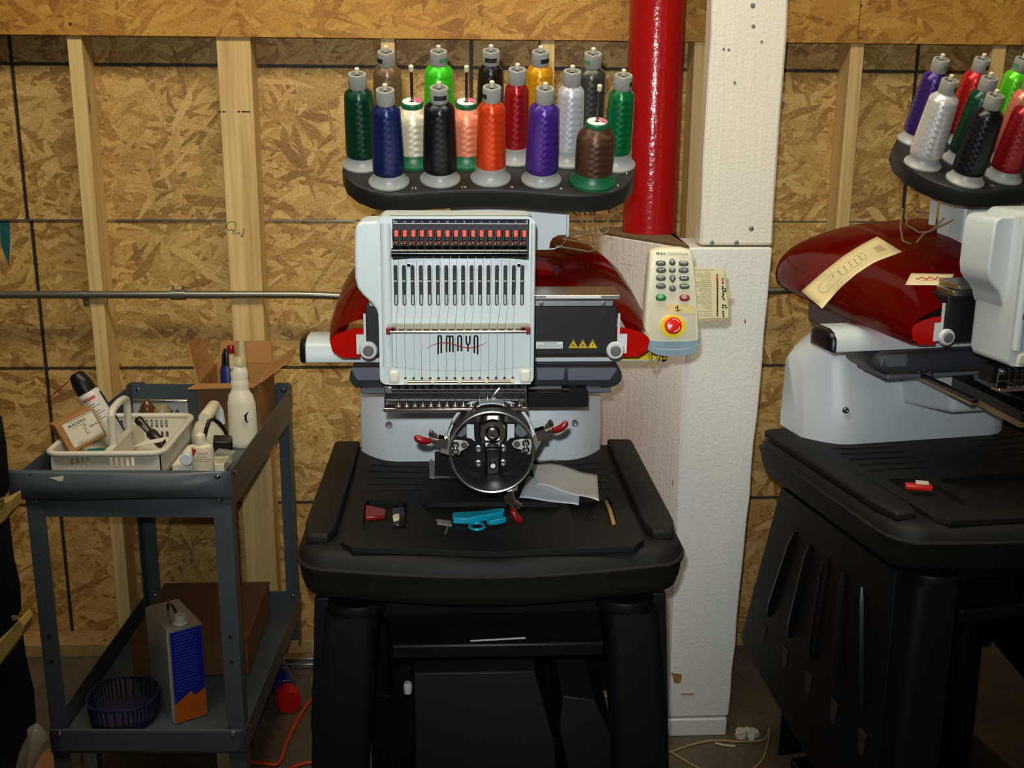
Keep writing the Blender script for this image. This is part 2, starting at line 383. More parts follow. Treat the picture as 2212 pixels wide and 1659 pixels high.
for x, y, r in ((1626, 12, .0055), (1627, 57, .0045), (1645, 90, .003), (1623, 494, .006), (1538, 524, .0055), (1591, 524, .0058), (1587, 178, .003), (1563, 106, .003), (1574, 107, .003)):
    p = W(x, y, PY); mb = MB(); mb.lathe([(r, 0), (r, .0025), (r*.7, .0045), (.0005, .005)], p+V(0, .0015, 0), MXZ, 12); post.add('bolt_head', mb, zinc)
wood = mat('bare_wood', (150, 106, 42), .8, var=.3, vs=80)
for pts in ([(1449, 1454), (1473, 1457), (1472, 1466), (1470, 1474), (1462, 1477), (1455, 1473), (1454, 1462)], [(1452, 1038), (1459, 1037), (1463, 1044), (1458, 1052), (1452, 1048)], [(1470, 1498), (1500, 1499), (1498, 1501), (1472, 1500)]):
    mb = MB(); mb.prism([W(x, y, PY-.0135) for x, y in pts], (0, .0012, 0)); post.add('paint_chip', mb, wood)
mb = MB(); mb.prism([W(x, y, PY-.0132) for x, y in ((1608, 695), (1610, 688), (1611, 697), (1609, 699))], (0, .001, 0)); post.add('red_drip', mb, RED)
pl, pr = G(1308, 497, 1.29), G(1509, 526, 1.29)
cs = Thing('pipe_casing', 'low white painted box casing round the foot of the red pipe', 'casing', (pl.x+.1, 2.75, 0))
yb = 2.93
mb = MB(); o = [(pl.x, yb), (pl.x-.004, pl.y), (pr.x, pr.y), (.539, pr.y+.004), (.539, yb)]
o = [(pl.x, yb), (pl.x, pl.y), (.5385, pr.y-.002), (.5385, yb)]
mb.prism([V(x, y, 0) for x, y in o], (0, 0, 1.278)); cs.add('casing_body', mb, chipped('chipped_pinkish_paint', (242, 232, 224), (118, 100, 80), .78, 6), bevel=.003)
pcx = (W(1350, 490, 2.8).x+W(1462, 490, 2.8).x)/2; pr_ = (W(1462, 480, 2.8).x-W(1346, 480, 2.8).x)/2
pcy = 2.825
mb = MB(); mb.plate([(x+(.003 if x < .3 else -.002), y+(.004 if y < 2.9 else -.004)) for x, y in o], [ell(pcx, pcy, pr_*1.02, pr_*1.02, 28)], lambda u, v: V(u, v, 1.278), (0, 0, .006)); cs.add('casing_top', mb, mat('dusty_wood', (104, 82, 58), .85, var=.3, vs=40))
N = NT('glossy_red_paint'); _c = N.obj()
N.l(N.mix(N.noise(_c, 14, 3), lin((150, 10, 12)), lin((166, 14, 14))), N.b.inputs['Base Color']); N.b.inputs['Roughness'].default_value = .2
N.bump(N.noise(_c, 85, 2, .5), .28, .004)
mb = MB(); mb.lathe([(pr_, 1.279), (pr_, 1.7), (pr_, 2.1), (pr_, 2.6)], (pcx, pcy, 0), n=48)
p_ = solo('standpipe', mb, N.m, 'thick glossy red painted pipe rising out of the white casing', 'pipe', smooth=60)
# ------------------------------------------------------------------ conduit
cz = W(400, 637, 3.025).z
cn = Thing('electrical_conduit', 'galvanised electrical conduit running along the studs', 'conduit', (0, 3.03, cz-.012))
zinc2 = mat('galvanised_steel', (150, 150, 136), .32, .9, var=.12, vs=40)
rC = .0105; yC = SY-rC-.0005
pth = [V(-2.3, yC, cz), V(W(640, 636, yC).x, yC, cz), V(W(700, 637, yC).x, yC, cz-.002), V(W(760, 640, yC).x, yC, cz-.006), V(W(900, 640, yC).x, yC, cz-.007), V(.4, yC, cz+.0), V(1.0, yC, cz+.012), V(2.6, yC, cz+.014)]
mb = MB(); mb.tube(pth, rC, 14); cn.add('conduit_tube', mb, zinc2)
for px in (182, 1850):
    x = W(px, 637, yC).x; mb = MB(); zc = cz if px < 1000 else cz+.012; mb.tube([V(x+.006, yC, zc), V(x-.006, yC, zc)], rC+.003, 14); mb.bb((x-.007, SY-.004, zc-.034), (x+.007, SY-.0005, zc-.008)); mb.cyl(V(x, SY-.008, zc-.024), V(x, SY-.003, zc-.024), .004, n=8); cn.add('conduit_strap', mb, zinc2)
x = W(385, 630, yC).x; mb = MB(); mb.cyl(V(x-.02, yC, cz), V(x+.02, yC, cz), rC+.004, n=14)
for dx in (-.013, .013): mb.cyl(V(x+dx, yC, cz+rC), V(x+dx, yC, cz+rC+.014), .003, n=8)
cn.add('conduit_coupling', mb, zinc2)
# ================================================================== embroidery machine
HT = .8785
mc = Thing('embroidery_machine', 'white multi-needle embroidery machine with red hood and cap ring, facing the viewer', 'machine', (.055, 2.2, HT))
def xzY(Y): return (lambda px, py: (W(px, py, Y).x, W(px, py, Y).z))
def flat(Y): return lambda u, v: V(u, Y, v)
# --- base body
BY = 2.205
bx0, bx1 = W(773, 970, BY).x, W(1307, 970, BY).x
prof = [(BY, HT), (BY, .925), (BY+.008, .97), (BY+.02, 1.02), (BY+.03, 1.06), (BY+.045, 1.095), (BY+.075, 1.115), (BY+.14, 1.12), (BY+.175, 1.10), (BY+.185, HT)]
mb = MB(); rings = []
for t in (0, .008, .02, .04, .07, .11, .16, .25, .5, .75, .84, .89, .93, .96, .98, .992, 1):
    x = bx0+(bx1-bx0)*t; e = min(1, min(t, 1-t)/.16); g_ = (1-e)**2
    rings.append([V(x, y+.075*g_*(1, 1, 1, .96, .88, .74, .5, .2, -.05, -.1)[k], z-(.07*g_*max(0, (z-.95)/.17))) for k, (y, z) in enumerate(prof)])
mb.loft(rings); body = mc.add('base_body', mb, WHP, smooth=60)
for px, py in ((840, 918), (1242, 914)):
    p = W(px, py, BY+.004); mb = MB(); mb.lathe([(.0075, 0), (.0075, .003), (.0055, .006), (.003, .006), (.003, .003)], p+V(0, .001, 0), MXZ, 16); mc.add('body_screw', mb, STEEL, body)
# nose under the carriage that carries the sewing arm
nx0, nx1 = W(985, 930, 2.1).x, W(1135, 930, 2.1).x
mb = MB(); mb.loft([[V(nx0, BY+.06, .955), V(nx1, BY+.06, .955), V(nx1, BY+.06, 1.07), V(nx0, BY+.06, 1.07)], [V(nx0+.01, 2.05, .985), V(nx1-.01, 2.05, .985), V(nx1-.01, 2.05, 1.07), V(nx0+.01, 2.05, 1.07)]])
mc.add('body_nose', mb, WHP, bevel=.012, seg=3)
# --- x beam behind
AY = 2.026
f_ = xzY(AY); ax0, az0 = f_(660, 784); ax1, az1 = f_(1430, 784); azt = f_(660, 735)[1]
sec = [(AY, az0), (AY, azt-.018), (AY+.01, azt-.006), (AY+.028, azt), (AY+.075, azt), (AY+.09, azt-.012), (AY+.09, az0)]
mb = MB(); mb.loft([[V(x, y, z) for y, z in sec] for x in (ax0, ax1)]); beam = mc.add('cross_beam', mb, WHT, smooth=40, bevel=.002)
for x, s_ in ((ax0, -1), (ax1, 1)):
    mb = MB(); cy_, cz_ = AY+.045, (az0+azt)/2
    mb.loft([[V(x+s_*d, cy_+(y-cy_)*k, cz_+(z-cz_)*k) for y, z in sec] for d, k in ((0, 1.02), (.006, 1.0), (.011, .85), (.0125, .6))]); mc.add('beam_end_cap', mb, STB, beam, smooth=60)
f_ = xzY(AY-.0006)
mb = MB(); a = [W(x, y, AY-.0006) for x, y in ((1345, 757), (1440, 755), (1440, 776), (1345, 778))]; mb.prism(a, (0, .0004, 0)); lb = mc.add('yellow_sticker', mb, YEL, beam)
mb = MB()
for k, s_ in enumerate(('Melco Embroidery Systems', '1575 W. 124th Ave. Denver, CO 80234', 'Made in the USA')): text(mb, s_, W(1348, 764+k*5, AY-.0008), X, Z, .0042, align='LEFT')
mc.add('sticker_text', mb, INK, beam)
# --- charcoal carriage bar
KY = 2.0
f_ = xzY(KY); kx0, kz0 = f_(755, 838); kx1, kz1 = f_(1345, 790); kz0 = f_(1050, 838)[1]
kzm = (kz0+kz1)/2; kh = (kz1-kz0)/2
def pill(x0, x1, zc, h, n=8):
    return [(x1-h+h*cos(a), zc+h*sin(a)) for a in [-pi/2+pi*i/n for i in range(n+1)]]+[(x0+h+h*cos(a), zc+h*sin(a)) for a in [pi/2+pi*i/n for i in range(n+1)]]
mb = MB(); rings = []
for d, g in ((0, -.004), (.004, 0), (.05, .001), (.13, .002)): rings.append([V(x, KY+d, z) for x, z in pill(kx0-g, kx1+g, kzm, kh+g)])
rings.append([V(x, KY+.17, z) for x, z in pill(kx0+.03, kx1-.03, kzm-.006, kh)])
mb.loft(rings); kar = mc.add('carriage_bar', mb, GRY, smooth=50)
for a, b in ((760, 820), (1160, 1219), (1226, 1332)):
    x0, z0 = f_(a, 820); x1, z1 = f_(b, 793); mb = MB(); q = rrect(x0, z0, x1, z1, .003)
    if b == 820: q = [(max(x, x0+.012*max(0, (z1-.012-z)/.012)), z) for x, z in q]
    if b == 1332: q = [(min(x, x1-.014*max(0, (z0+.012-z)/.012)), z) for x, z in q]
    mb.prism([V(x, KY-.0042, z) for x, z in q], (0, .003, 0)); mc.add('carriage_panel', mb, GRYL, kar, bevel=.0006)
mb = MB(); mb.bb((f_(760, 0)[0], KY-.006, f_(0, 843)[1]), (f_(1320, 0)[0], KY+.02, f_(0, 840)[1])); mc.add('carriage_trim', mb, ALU, kar)
mb = MB(); mb.bb((kx0+.02, KY+.0, kz0-.011), (kx1-.02, KY+.12, kz0-.001)); mc.add('carriage_underside', mb, GRYL, kar, bevel=.003)
mb = MB(); mb.bb((kx0+.03, KY+.02, kz0-.016), (kx1-.03, KY+.11, kz0-.0112)); mc.add('carriage_seal', mb, DRED, kar)
DY = 1.95
mb = MB(); a = W(1140, 880, DY); b = W(1271, 846, DY); mb.bb((a.x, DY, a.z), (b.x, KY, b.z)); dp = mc.add('driver_plate', mb, STB, bevel=.001)
mb = MB(); mb.bb((W(1142, 845, DY).x, DY-.002, W(0, 846, DY).z), (W(1213, 845, DY).x, DY+.004, W(0, 841, DY).z)); mc.add('driver_rail', mb, ALU, dp)
mb = MB(); p = W(1222, 841, DY-.004); mb.cyl(p-V(.006, 0, 0), p+V(.006, 0, 0), .006, n=12); mb.box(p+V(.012, .004, .004), (.012, .006, .01)); mc.add('driver_latch', mb, STB, dp)
# --- rail and black cover panel behind the head
RY = 1.866
g = xzY(RY); rx0, rz0 = g(792, 768); rx1, rz1 = g(1334, 660); rz0 = g(1100, 768)[1]; rz1 = g(1200, 661)[1]
mb = MB(); mb.bb((rx0, RY, rz0), (rx1, RY+.06, rz1)); pan = mc.add('carriage_cover', mb, mat('matte_black_panel', (20, 21, 21), .5, var=.12, bump=.08, spec=.35), bevel=.002)
mb = MB(); zt = g(1200, 629)[1]; zm = g(1200, 645)[1]
mb.prism([V(rx0+.01, RY-.012, zm), V(rx0+.01, RY-.012, zt-.005), V(rx0+.01, RY+.05, zt), V(rx0+.01, RY+.05, zm)], (rx1-rx0-.008, 0, 0)); rail = mc.add('slide_rail', mb, ALU, bevel=.001)
mb = MB(); mb.bb((rx0+.006, RY-.004, rz1), (rx1-.008, RY+.05, zm-.002)); mc.add('rail_base', mb, STEEL, rail, bevel=.001)
mb = MB(); mb.bb((W(1178, 640, RY).x, RY-.0135, g(0, 642)[1]), (W(1296, 640, RY).x, RY-.0121, g(0, 638)[1])); mc.add('rail_scale', mb, WINK, rail)
for px in (1170, 1304):
    p = W(px, 656, RY-.004); mb = MB(); mb.lathe([(.0035, 0), (.0035, .002), (.002, .003), (.0015, .001)], p, MXZ, 12); mc.add('rail_screw', mb, STEEL, rail)
for px, s_ in ((796, -1), (1329, 1)):
    p = W(px, 757, RY-.002); mb = MB(); mb.lathe([(.0155, -.004), (.0155, .001), (.0135, .004), (.009, .004), (.009, .002)], p, MXZ, 24); w_ = mc.add('knob_washer', mb, mat('white_washer', (206, 208, 206), .3), pan)
    mb = MB(); mb.lathe([(.0092, 0), (.0092, .007), (.0082, .0085), (.0005, .009)], p, MXZ, 20); mc.add('knob', mb, mat('grey_rubber', (98, 92, 90), .5), pan)
    x0 = W(px, 750, RY).x+s_*.004; mb = MB(); mb.prism([V(x0, RY+.006, rz0+.002), V(x0+s_*.017, RY+.006, rz0+.002), V(x0+s_*.017, RY+.006, rz0+.036), V(x0+s_*.004, RY+.006, rz0+.036), V(x0+s_*.004, RY+.006, rz0+.072), V(x0, RY+.006, rz0+.072)], (0, .004, 0)); mc.add('white_bracket', mb, WHT, pan)
mb = MB(); p = W(1303, 680, RY-.0004); mb.lathe([(.0045, 0), (.0045, .0008), (.0005, .001)], p, MXZ, 14); mc.add('cover_plug', mb, DARK, pan)
q0, q1 = W(1158, 753, RY-.0005), W(1216, 738, RY-.0005)
mb = MB(); mb.prism([V(x, RY-.0006, z) for x, z in rrect(q0.x, q0.z, q1.x, q1.z, .0015)], (0, .0005, 0)); mc.add('caution_label', mb, WINK, pan)
mb = MB(); text(mb, 'CAUTION', W(1187, 743.5, RY-.0008), X, Z, .0048)
for k, s_ in enumerate(('DO NOT ALLOW THE DRIVE HOOP TO', 'BE POSITIONED TO HIT THE NEEDLES', 'BEFORE USING WITH ACTUAL HOOPS')): text(mb, s_, W(1187, 746.5+k*2.5, RY-.0008), X, Z, .0025)
mc.add('caution_text', mb, INK, pan)
for px in (1238.5, 1259, 1280):
    mb = MB(); t = [W(px, 733, RY-.0006), W(px-10.5, 752, RY-.0006), W(px+10.5, 752, RY-.0006)]; mb.prism(t, (0, .0004, 0)); mc.add('warning_sticker', mb, mat('sticker_yellow', (222, 186, 16), .45), pan)
    mb = MB(); c = (t[0]+t[1]+t[2])/3; q = [c+(v-c)*.8+V(0, -.0002, 0) for v in t]
    mb.tube(q+[q[0]], .0004, 4)
    if px == 1280: mb.bb(c+V(-.0006, -.0006, -.001), c+V(.0006, -.0002, .0035)); mb.bb(c+V(-.0006, -.0006, -.0028), c+V(.0006, -.0002, -.0017))
    else: mb.tube([c+V(-.003, -.0004, -.0022), c+V(.0005, -.0004, .003), c+V(0, -.0004, 0), c+V(.003, -.0004, -.002)], .0007, 4)
    mc.add('warning_symbol', mb, INK, pan)
# --- translucent red hood
hc = .058
secs = [(1.876, .276, 1.178, 1.266), (1.9, .280, 1.176, 1.284), (1.97, .286, 1.178, 1.325), (2.08, .289, 1.18, 1.348), (2.2, .29, 1.185, 1.36), (2.32, .286, 1.188, 1.358), (2.40, .28, 1.19, 1.345), (2.45, .268, 1.193, 1.33), (2.485, .245, 1.198, 1.31), (2.50, .215, 1.205, 1.285), (2.505, .16, 1.215, 1.26)]
mb = MB(); rings = []
def arch(Y, hw, z0, z1, n=26):
    out = []
    for i in range(n+1):
        a = pi*i/n; c, s_ = cos(a), sin(a)
        x = -(abs(c)**.88)*(1 if c > 0 else -1); z = abs(s_)**.92
        zz = z0+.028+(z1-z0-.028)*z
        out.append(V(hc+x*hw, Y, zz))
    out[0:0] = [V(hc-hw*.93, Y, z0), V(hc-hw*.985, Y, z0+.01)]; out += [V(hc+hw*.985, Y, z0+.01), V(hc+hw*.93, Y, z0)]
    return out
for s_ in secs: rings.append(arch(*s_))
mb.loft(rings, cap=False, closed=False); hood = mc.add('hood', mb, HOODM, smooth=70)
REDT = tint('lit_red_acrylic', (214, 18, 8), .12, .62)  # brighter copy of the hood red, with light shining through painted in
for side in (-1, 1):
    a0 = arch(1.8745, .276, 1.178, 1.244); k = [p for p in a0 if (p.x-hc)*side > .214]
    k.sort(key=lambda p: p.z)
    ps = [p+V(0, 0, 0) for p in k] + [V(hc+side*.210, 1.8745, k[-1].z+.001), V(hc+side*.210, 1.8745, 1.212), V(hc+side*.226, 1.8745, 1.212), V(hc+side*.226, 1.8745, 1.178)]
    mb = MB(); mb.prism(ps, (0, .004, 0)); mc.add('hood_end_plate', mb, REDT, hood)
for side in (-1, 1):
    mb = MB(); mb.bb((hc+side*.24-.012, 1.882, 1.181), (hc+side*.24+.012, 1.9, 1.208)); mb.cyl((hc+side*.245, 1.882, 1.216), (hc+side*.225, 1.9, 1.216), .009, n=12); mc.add('hood_hinge', mb, DARK, hood, bevel=.002)
mb = MB(); mb.bb((hc-.22, 2.13, 1.121), (hc+.22, 2.38, 1.2)); mb.bb((hc-.17, 2.1, 1.19), (hc+.17, 2.34, 1.25)); mb.bb((hc-.11, 1.98, 1.18), (hc+.1, 2.26, 1.29)); mc.add('inner_chassis', mb, mat('inner_grey_casting', (92, 78, 74), .6, var=.2), bevel=.012)
# --- needle head
HY = 1.725
h = xzY(HY)
hx0, hz0 = h(821, 829); hx1, hz1 = h(1157, 470); hz0 = h(990, 830)[1]
arcT = [(hx0+.012, hz1-.008), ]
slots_x = [W(855+18.2*i, 615, HY).x for i in range(16)]
zs0, zs1 = h(990, 661)[1], h(990, 572)[1]
def slot(x, z0, z1, w): return [(x+w*cos(a), z1-w+w*sin(a)) for a in [pi*i/6 for i in range(7)]]+[(x+w*cos(a), z0+w+w*sin(a)) for a in [pi+pi*i/6 for i in range(7)]]
tx0, tx1 = h(848, 520)[0], h(1143, 520)[0]; tzt = h(990, 473)[1]
arcb = []
for i in range(13):
    t = i/12; arcb.append((tx1+(tx0-tx1)*t, h(0, 562-9*sin(pi*t)*1.05)[1] if 0 else W(1000, 562-8*sin(pi*t), HY).z))
win = [(tx0, tzt), (tx1, tzt)]+arcb
outer = rrect(hx0, hz0, hx1, hz1, .011, 5)
outer = [(x, z+(.004*(1-((x-(hx0+hx1)/2)/((hx1-hx0)/2))**2) if z > hz1-.02 else 0)) for x, z in outer]
mb = MB(); mb.plate(outer, [win]+[slot(x, zs0, zs1, .0031) for x in slots_x], flat(HY), (0, .012, 0)); head = mc.add('needle_head', mb, WHT, smooth=30)
mb = MB(); inn = [(x, z) for x, z in outer]; cxm, czm = (hx0+hx1)/2, (hz0+hz1)/2
mb.loft([[V(x, HY+.0125, z) for x, z in inn], [V(x, HY+.10, z) for x, z in inn], [V(cxm+(x-cxm)*.95, HY+.115, czm+(z-czm)*.96) for x, z in inn]]); mc.add('head_shell', mb, WHT, head, smooth=30)
mb = MB(); mb.bb((tx0-.004, HY+.0118, zs0-.006), (tx1+.004, HY+.0127, tzt+.004)); mc.add('head_interior', mb, DARK, head)
# rounded cheek strips either side of the tension window
for a, b in ((823, 846), (1146, 1156)):
    x0, x1 = h(a, 600)[0], h(b, 600)[0]; mb = MB(); rr = (x1-x0)/2; n = 8
    mb.loft([[V(x0+rr-rr*cos(pi*i/n), HY-.007*sin(pi*i/n), z) for i in range(n+1)] for z in (h(0, 795)[1], h(0, 640)[1], h(0, 480)[1])], cap=False, closed=False); mc.add('head_rib', mb, WHT, head, smooth=60)
# left wing
wY = HY+.03
wpx = [(820, 478), (785, 479), (772, 484), (767, 496), (766, 540), (767, 600), (772, 622), (784, 638), (800, 652), (812, 668), (820, 690), (830, 700), (830, 478)]
mb = MB(); q = [W(x, y, wY) for x, y in wpx]; mb.prism(q, (0, .085, 0)); mc.add('head_side_wing', mb, WHT, head, bevel=.008, seg=4, smooth=50)
# tension assembly
zr = lambda y: W(1000, y, HY).z
mb = MB(); mb.loft([[V(tx0+.001, HY+.011, zr(476)), V(tx1-.001, HY+.011, zr(476))], [V(tx0+.001, HY+.004, zr(482)), V(tx1-.001, HY+.004, zr(482))], [V(tx0+.001, HY+.006, zr(499)), V(tx1-.001, HY+.006, zr(499))], [V(tx0+.001, HY+.011, zr(512)), V(tx1-.001, HY+.011, zr(512))]], cap=False, closed=False); ten = mc.add('tension_panel', mb, mat('slate_panel', (58, 64, 72), .42, var=.2, vs=60), smooth=0)
mb = MB(); a = V(tx0+.002, HY+.0005, zr(484)); mb.bb(a, V(tx1-.003, HY+.0012, zr(483))); mb.bb(a, V(tx0+.003, HY+.0012, zr(475))); mb.bb((tx1-.004, HY+.0005, zr(484)), (tx1-.003, HY+.0012, zr(475)))
for i in range(16): text(mb, str(16-i), V(slots_x[i]+.002, HY+.002, zr(481.5)), X, Z, .0042)
mc.add('number_scale', mb, WINK, ten)
sl = slots_x[1]-slots_x[0]
def seg16(name, f, m, parent, **kw):
    base = None
    for i in range(16):
        if base is None:
            mb = MB(); f(mb, slots_x[0]); base = mc.add(name, mb, m, parent, **kw)
        else:
            c = base.copy(); COL.objects.link(c); c.location = base.location+V(slots_x[i]-slots_x[0], 0, 0); c.parent = parent
seg16('tension_slider', lambda mb, x: mb.bb((x-.001, HY-.004, zr(512)), (x+.0058, HY+.008, zr(498))), ORG, ten, bevel=.001)
seg16('tension_post', lambda mb, x: (mb.bb((x-.0046, HY-.001, zr(520)), (x-.0012, HY+.008, zr(495))), mb.bb((x-.001, HY-.002, zr(519)), (x+.005, HY+.008, zr(512.5)))), STB, ten, bevel=.0008)
seg16('tension_hole', lambda mb, x: mb.lathe([(.0029, 0), (.0029, .0012), (.0019, .0016), (.0017, .0002)], V(x+.002, HY+.0055, zr(490)), MXZ, 12), mat('copper_eyelet', (108, 62, 50), .35, .6), ten)
seg16('tension_disc', lambda mb, x: (mb.bb((x-.0008, HY-.003, zr(529)), (x+.005, HY+.006, zr(520)))), DRED, ten, bevel=.0015)
seg16('thread_clip', lambda mb, x: mb.lathe([(.0016, 0), (.0022, .002), (.0012, .004)], V(x-.0028, HY+.001, zr(526)), MXZ, 8), mat('brass', (150, 120, 62), .35, .8), ten)
def covseg(mb, x):
    y0, y1 = zr(563), zr(533); n = 7; rings = []
    for xx in (x-.0058, x+sl-.0064):
        rings.append([V(xx, HY+.010-.017*sin(pi*(.12+.8*k/n)), y1+(y0-y1)*k/n) for k in range(n+1)]+[V(xx, HY+.0115, y0), V(xx, HY+.0115, y1)])
    mb.loft(rings)
# lower edge of the covers follows the arched window: the plate in front hides the rest
seg16('roller_cover', covseg, mat('glossy_black_plastic', (14, 15, 18), .2), ten, smooth=50)
# aluminium arched strip
sx0, sx1 = h(862, 575)[0], h(1140, 575)[0]; n = 16; top = [(sx0+(sx1-sx0)*i/n, zr(576-16*sin(pi*(.12+.76*i/n)))) for i in range(n+1)]
mb = MB(); mb.plate([(sx0, zr(580))]+[(sx1, zr(580))]+top[::-1], [slot(x, zr(585), zs1, .0032) for x in []], flat(HY-.0011), (0, .0009, 0))
mc.add('arched_strip', mb, STEEL, head, smooth=0)
for px in (883, 1121):
    mb = MB(); mb.lathe([(.0028, 0), (.0028, .0012), (.002, .0018), (.0005, .0018)], W(px, 573, HY-.0011), MXZ, 14); mc.add('strip_rivet', mb, CHD, head)
seg16('strip_slot', lambda mb, x: mb.prism([V(u, HY-.0018, v) for u, v in slot(x, zr(583), zs1, .0031)], (0, .0006, 0)), DARK, head)
seg16('take_up_lever', lambda mb, x: mb.bb((x-.0022, HY+.003, zr(659)), (x+.0022, HY+.008, zr(637))), STEEL, head, bevel=.0006)
seg16('lever_eye', lambda mb, x: mb.bb((x-.0028, HY-.003, zr(609)), (x+.0022, HY+.006, zr(605.5))), STEEL, head, bevel=.0006)
# thread guide with clear strip
gx0, gx1 = h(836, 700)[0], h(1143, 700)[0]
mb = MB(); mb.bb((gx0, HY-.010, zr(708)), (gx1, HY-.0005, zr(697))); gd = mc.add('clear_guard', mb, CLEAR, head, bevel=.001)
mb = MB(); mb.cyl(V(gx0+.003, HY-.011, zr(714)), V(gx1-.003, HY-.011, zr(714)), .0024, n=12); mc.add('guide_bar', mb, CHR, head)
mb = MB(); mb.bb((gx0+.004, HY-.006, zr(718)), (gx1-.004, HY-.0004, zr(709.5))); mc.add('guide_back', mb, mat('dark_red_glossy', (52, 20, 18), .3), head)
seg16('guide_eyelet', lambda mb, x: mb.bb((x-.0014, HY-.0085, zr(711.5)), (x+.0038, HY-.006, zr(709.8))), mat('brass_eyelet', (226, 190, 120), .25, 1), head, bevel=.0005)
for x, s_ in ((gx0, 1), (gx1, -1)):
    mb = MB(); mb.bb((min(x-s_*.001, x+s_*.0055), HY-.0135, zr(719.5)), (max(x-s_*.001, x+s_*.0055), HY, zr(705))); mb.bb((min(x, x+s_*.014), HY-.0115, zr(711)), (max(x, x+s_*.014), HY-.001, zr(704.5))); q = mc.add('guide_bracket', mb, mat('maroon_plastic', (120, 22, 24), .35), head, bevel=.0015)
    mb = MB(); mb.lathe([(.0026, 0), (.0026, .001), (.0014, .0012)], V(x+s_*.0095, HY-.0115, zr(707.5)), MXZ, 10); mc.add('guide_screw', mb, CHD, head)
# logo
mb = MB(); zl = lambda x, y: V(W(730+x/3.457, 440+y/3.457, HY).x, HY-.0004, W(730+x/3.457, 440+y/3.457, HY).z)
def legs(x0, x1, y0, yb, ye):
    r = (x1-x0)/2; c = (x0+x1)/2
    return [(x0, yb)]+[(c-r*cos(pi*i/8), y0+r-r*sin(pi*i/8)) for i in range(9)]+[(x1, ye)]
S = [legs(748, 772, 986, 1122, 1115), legs(811, 835, 988, 1108, 1105), legs(835, 859, 988, 1105, 1108), legs(896, 922, 986, 1100, 1100), legs(1018, 1043, 986, 1115, 1124)]
S += [[(958, 986), (958, 1030), (962, 1046), (971, 1054), (980, 1046), (985, 1030), (985, 986)], [(971, 1054), (971, 1104)]]
for s_ in S: mb.tube([zl(*p) for p in s_], .00155, 6)
mc.add('logo_lettering', mb, INK, head)
mb = MB(); sw = [(660, 1080), (700, 1058), (740, 1044), (780, 1038), (820, 1040), (860, 1048), (900, 1062), (940, 1072), (990, 1077), (1030, 1070), (1075, 1052), (1124, 1026)]
mb.tube([zl(*p)+V(0, -.0006, 0) for p in sw], [.0003, .0005, .0007, .0009, .001, .001, .001, .001, .0009, .0008, .0005, .0002], 6); mc.add('logo_swoosh', mb, mat('logo_red', (168, 34, 44), .5), head)
mb = MB()
for i in range(16):
    x = slots_x[i]-.001; text(mb, str(16-i), V(x, HY-.0002, zr(793+4*sin(pi*i/15))), X, Z, .0035)
mc.add('needle_numbers', mb, GINK, head)
mb = MB(); mb.tube([W(821+336*i/20, 790+11*sin(pi*i/20), HY-.0001) for i in range(21)], .00018, 4); mc.add('lower_seam', mb, GINK, head)
# bottom bumpers, rod and clips
for a, b in ((823, 848), (1130, 1156)):
    x0, x1 = h(a, 0)[0], h(b, 0)[0]; mb = MB(); mb.bb((x0, HY-.008, zr(826)), (x1, HY+.001, zr(797))); mc.add('head_bumper', mb, mat('aged_white_plastic', (218, 214, 194), .42), head, bevel=.005, seg=3)
mb = MB(); mb.bb((h(823, 0)[0], HY-.007, zr(829)), (h(1156, 0)[0], HY+.001, zr(825.5))); mc.add('head_sill', mb, WHT, head, bevel=.0015)
mb = MB(); mb.cyl(V(h(864, 0)[0], HY-.004, zr(822.5)), V(h(1112, 0)[0], HY-.004, zr(822.5)), .0022, n=10); mc.add('thread_rod', mb, mat('bronze_rod', (120, 100, 74), .25, .8), head)
for px in (863, 926, 989, 1052, 1113):
    x = h(px, 0)[0]; mb = MB(); mb.bb((x-.0028, HY-.008, zr(828)), (x+.0028, HY, zr(818))); mc.add('rod_clip', mb, CREAM, head, bevel=.001)
seg16('thread_eyelet', lambda mb, x: mb.lathe([(.0022, 0), (.0022, .001), (.001, .001)], V(x-.0005, HY-.0002, zr(816.5)), MXZ, 10), mat('dark_bronze', (70, 58, 40), .4, .6), head)
thc = [mat('thread_strand_'+n_, c_, .6) for n_, c_ in (('dark', (60, 58, 62)), ('red', (150, 50, 60)), ('tan', (150, 120, 80)), ('grey', (120, 124, 128)))]
for i in range(15):
    x = slots_x[i]+.004+random.uniform(-.001, .003); x2 = slots_x[i]+random.uniform(-.001, .001); mb = MB()
    mb.tube([V(x, HY-.0035, zr(560)), V(x+random.uniform(-.002, .002), HY-.004, zr(640)), V(x2, HY-.0115, zr(700)), V(x2, HY-.0075, zr(724)), V(x2, HY-.004, zr(817))], .00022, 4); mc.add('thread_strand', mb, thc[(i*7) % 4 if i % 3 == 0 else (0 if i % 2 else 3)], head)
# needle cage below the head
CY_ = HY+.03
cg = lambda px, py: W(px, py, CY_)
a, b = cg(829, 872), cg(1138, 832)
mb = MB(); mb.bb((a.x, CY_+.012, a.z), (b.x, CY_+.05, b.z)); cage = mc.add('needle_cage', mb, STB, bevel=.001)
mb = MB(); a1, b1 = cg(829, 887), cg(1138, 876); mb.bb((a1.x, CY_-.012, a1.z), (b1.x, CY_+.012, b1.z)); mc.add('presser_bar', mb, mat('rosy_chrome', (206, 184, 178), .24, 1), cage, bevel=.002)
for px in (832, 1135):
    mb = MB(); p = cg(px, 876); q = cg(px, 834); mb.cyl(p, q, .0018, n=8); mc.add('cage_post', mb, CHR, cage)
for py, r in ((843, .0012), (850, .0007), (864.5, .0011), (867, .0006)):
    mb = MB(); mb.cyl(cg(834, py)+V(0, .004, 0), cg(1134, py)+V(0, .004, 0), r, n=6); mc.add('cage_wire', mb, STEEL, cage)
cgx = cg(855, 855).x-slots_x[0]
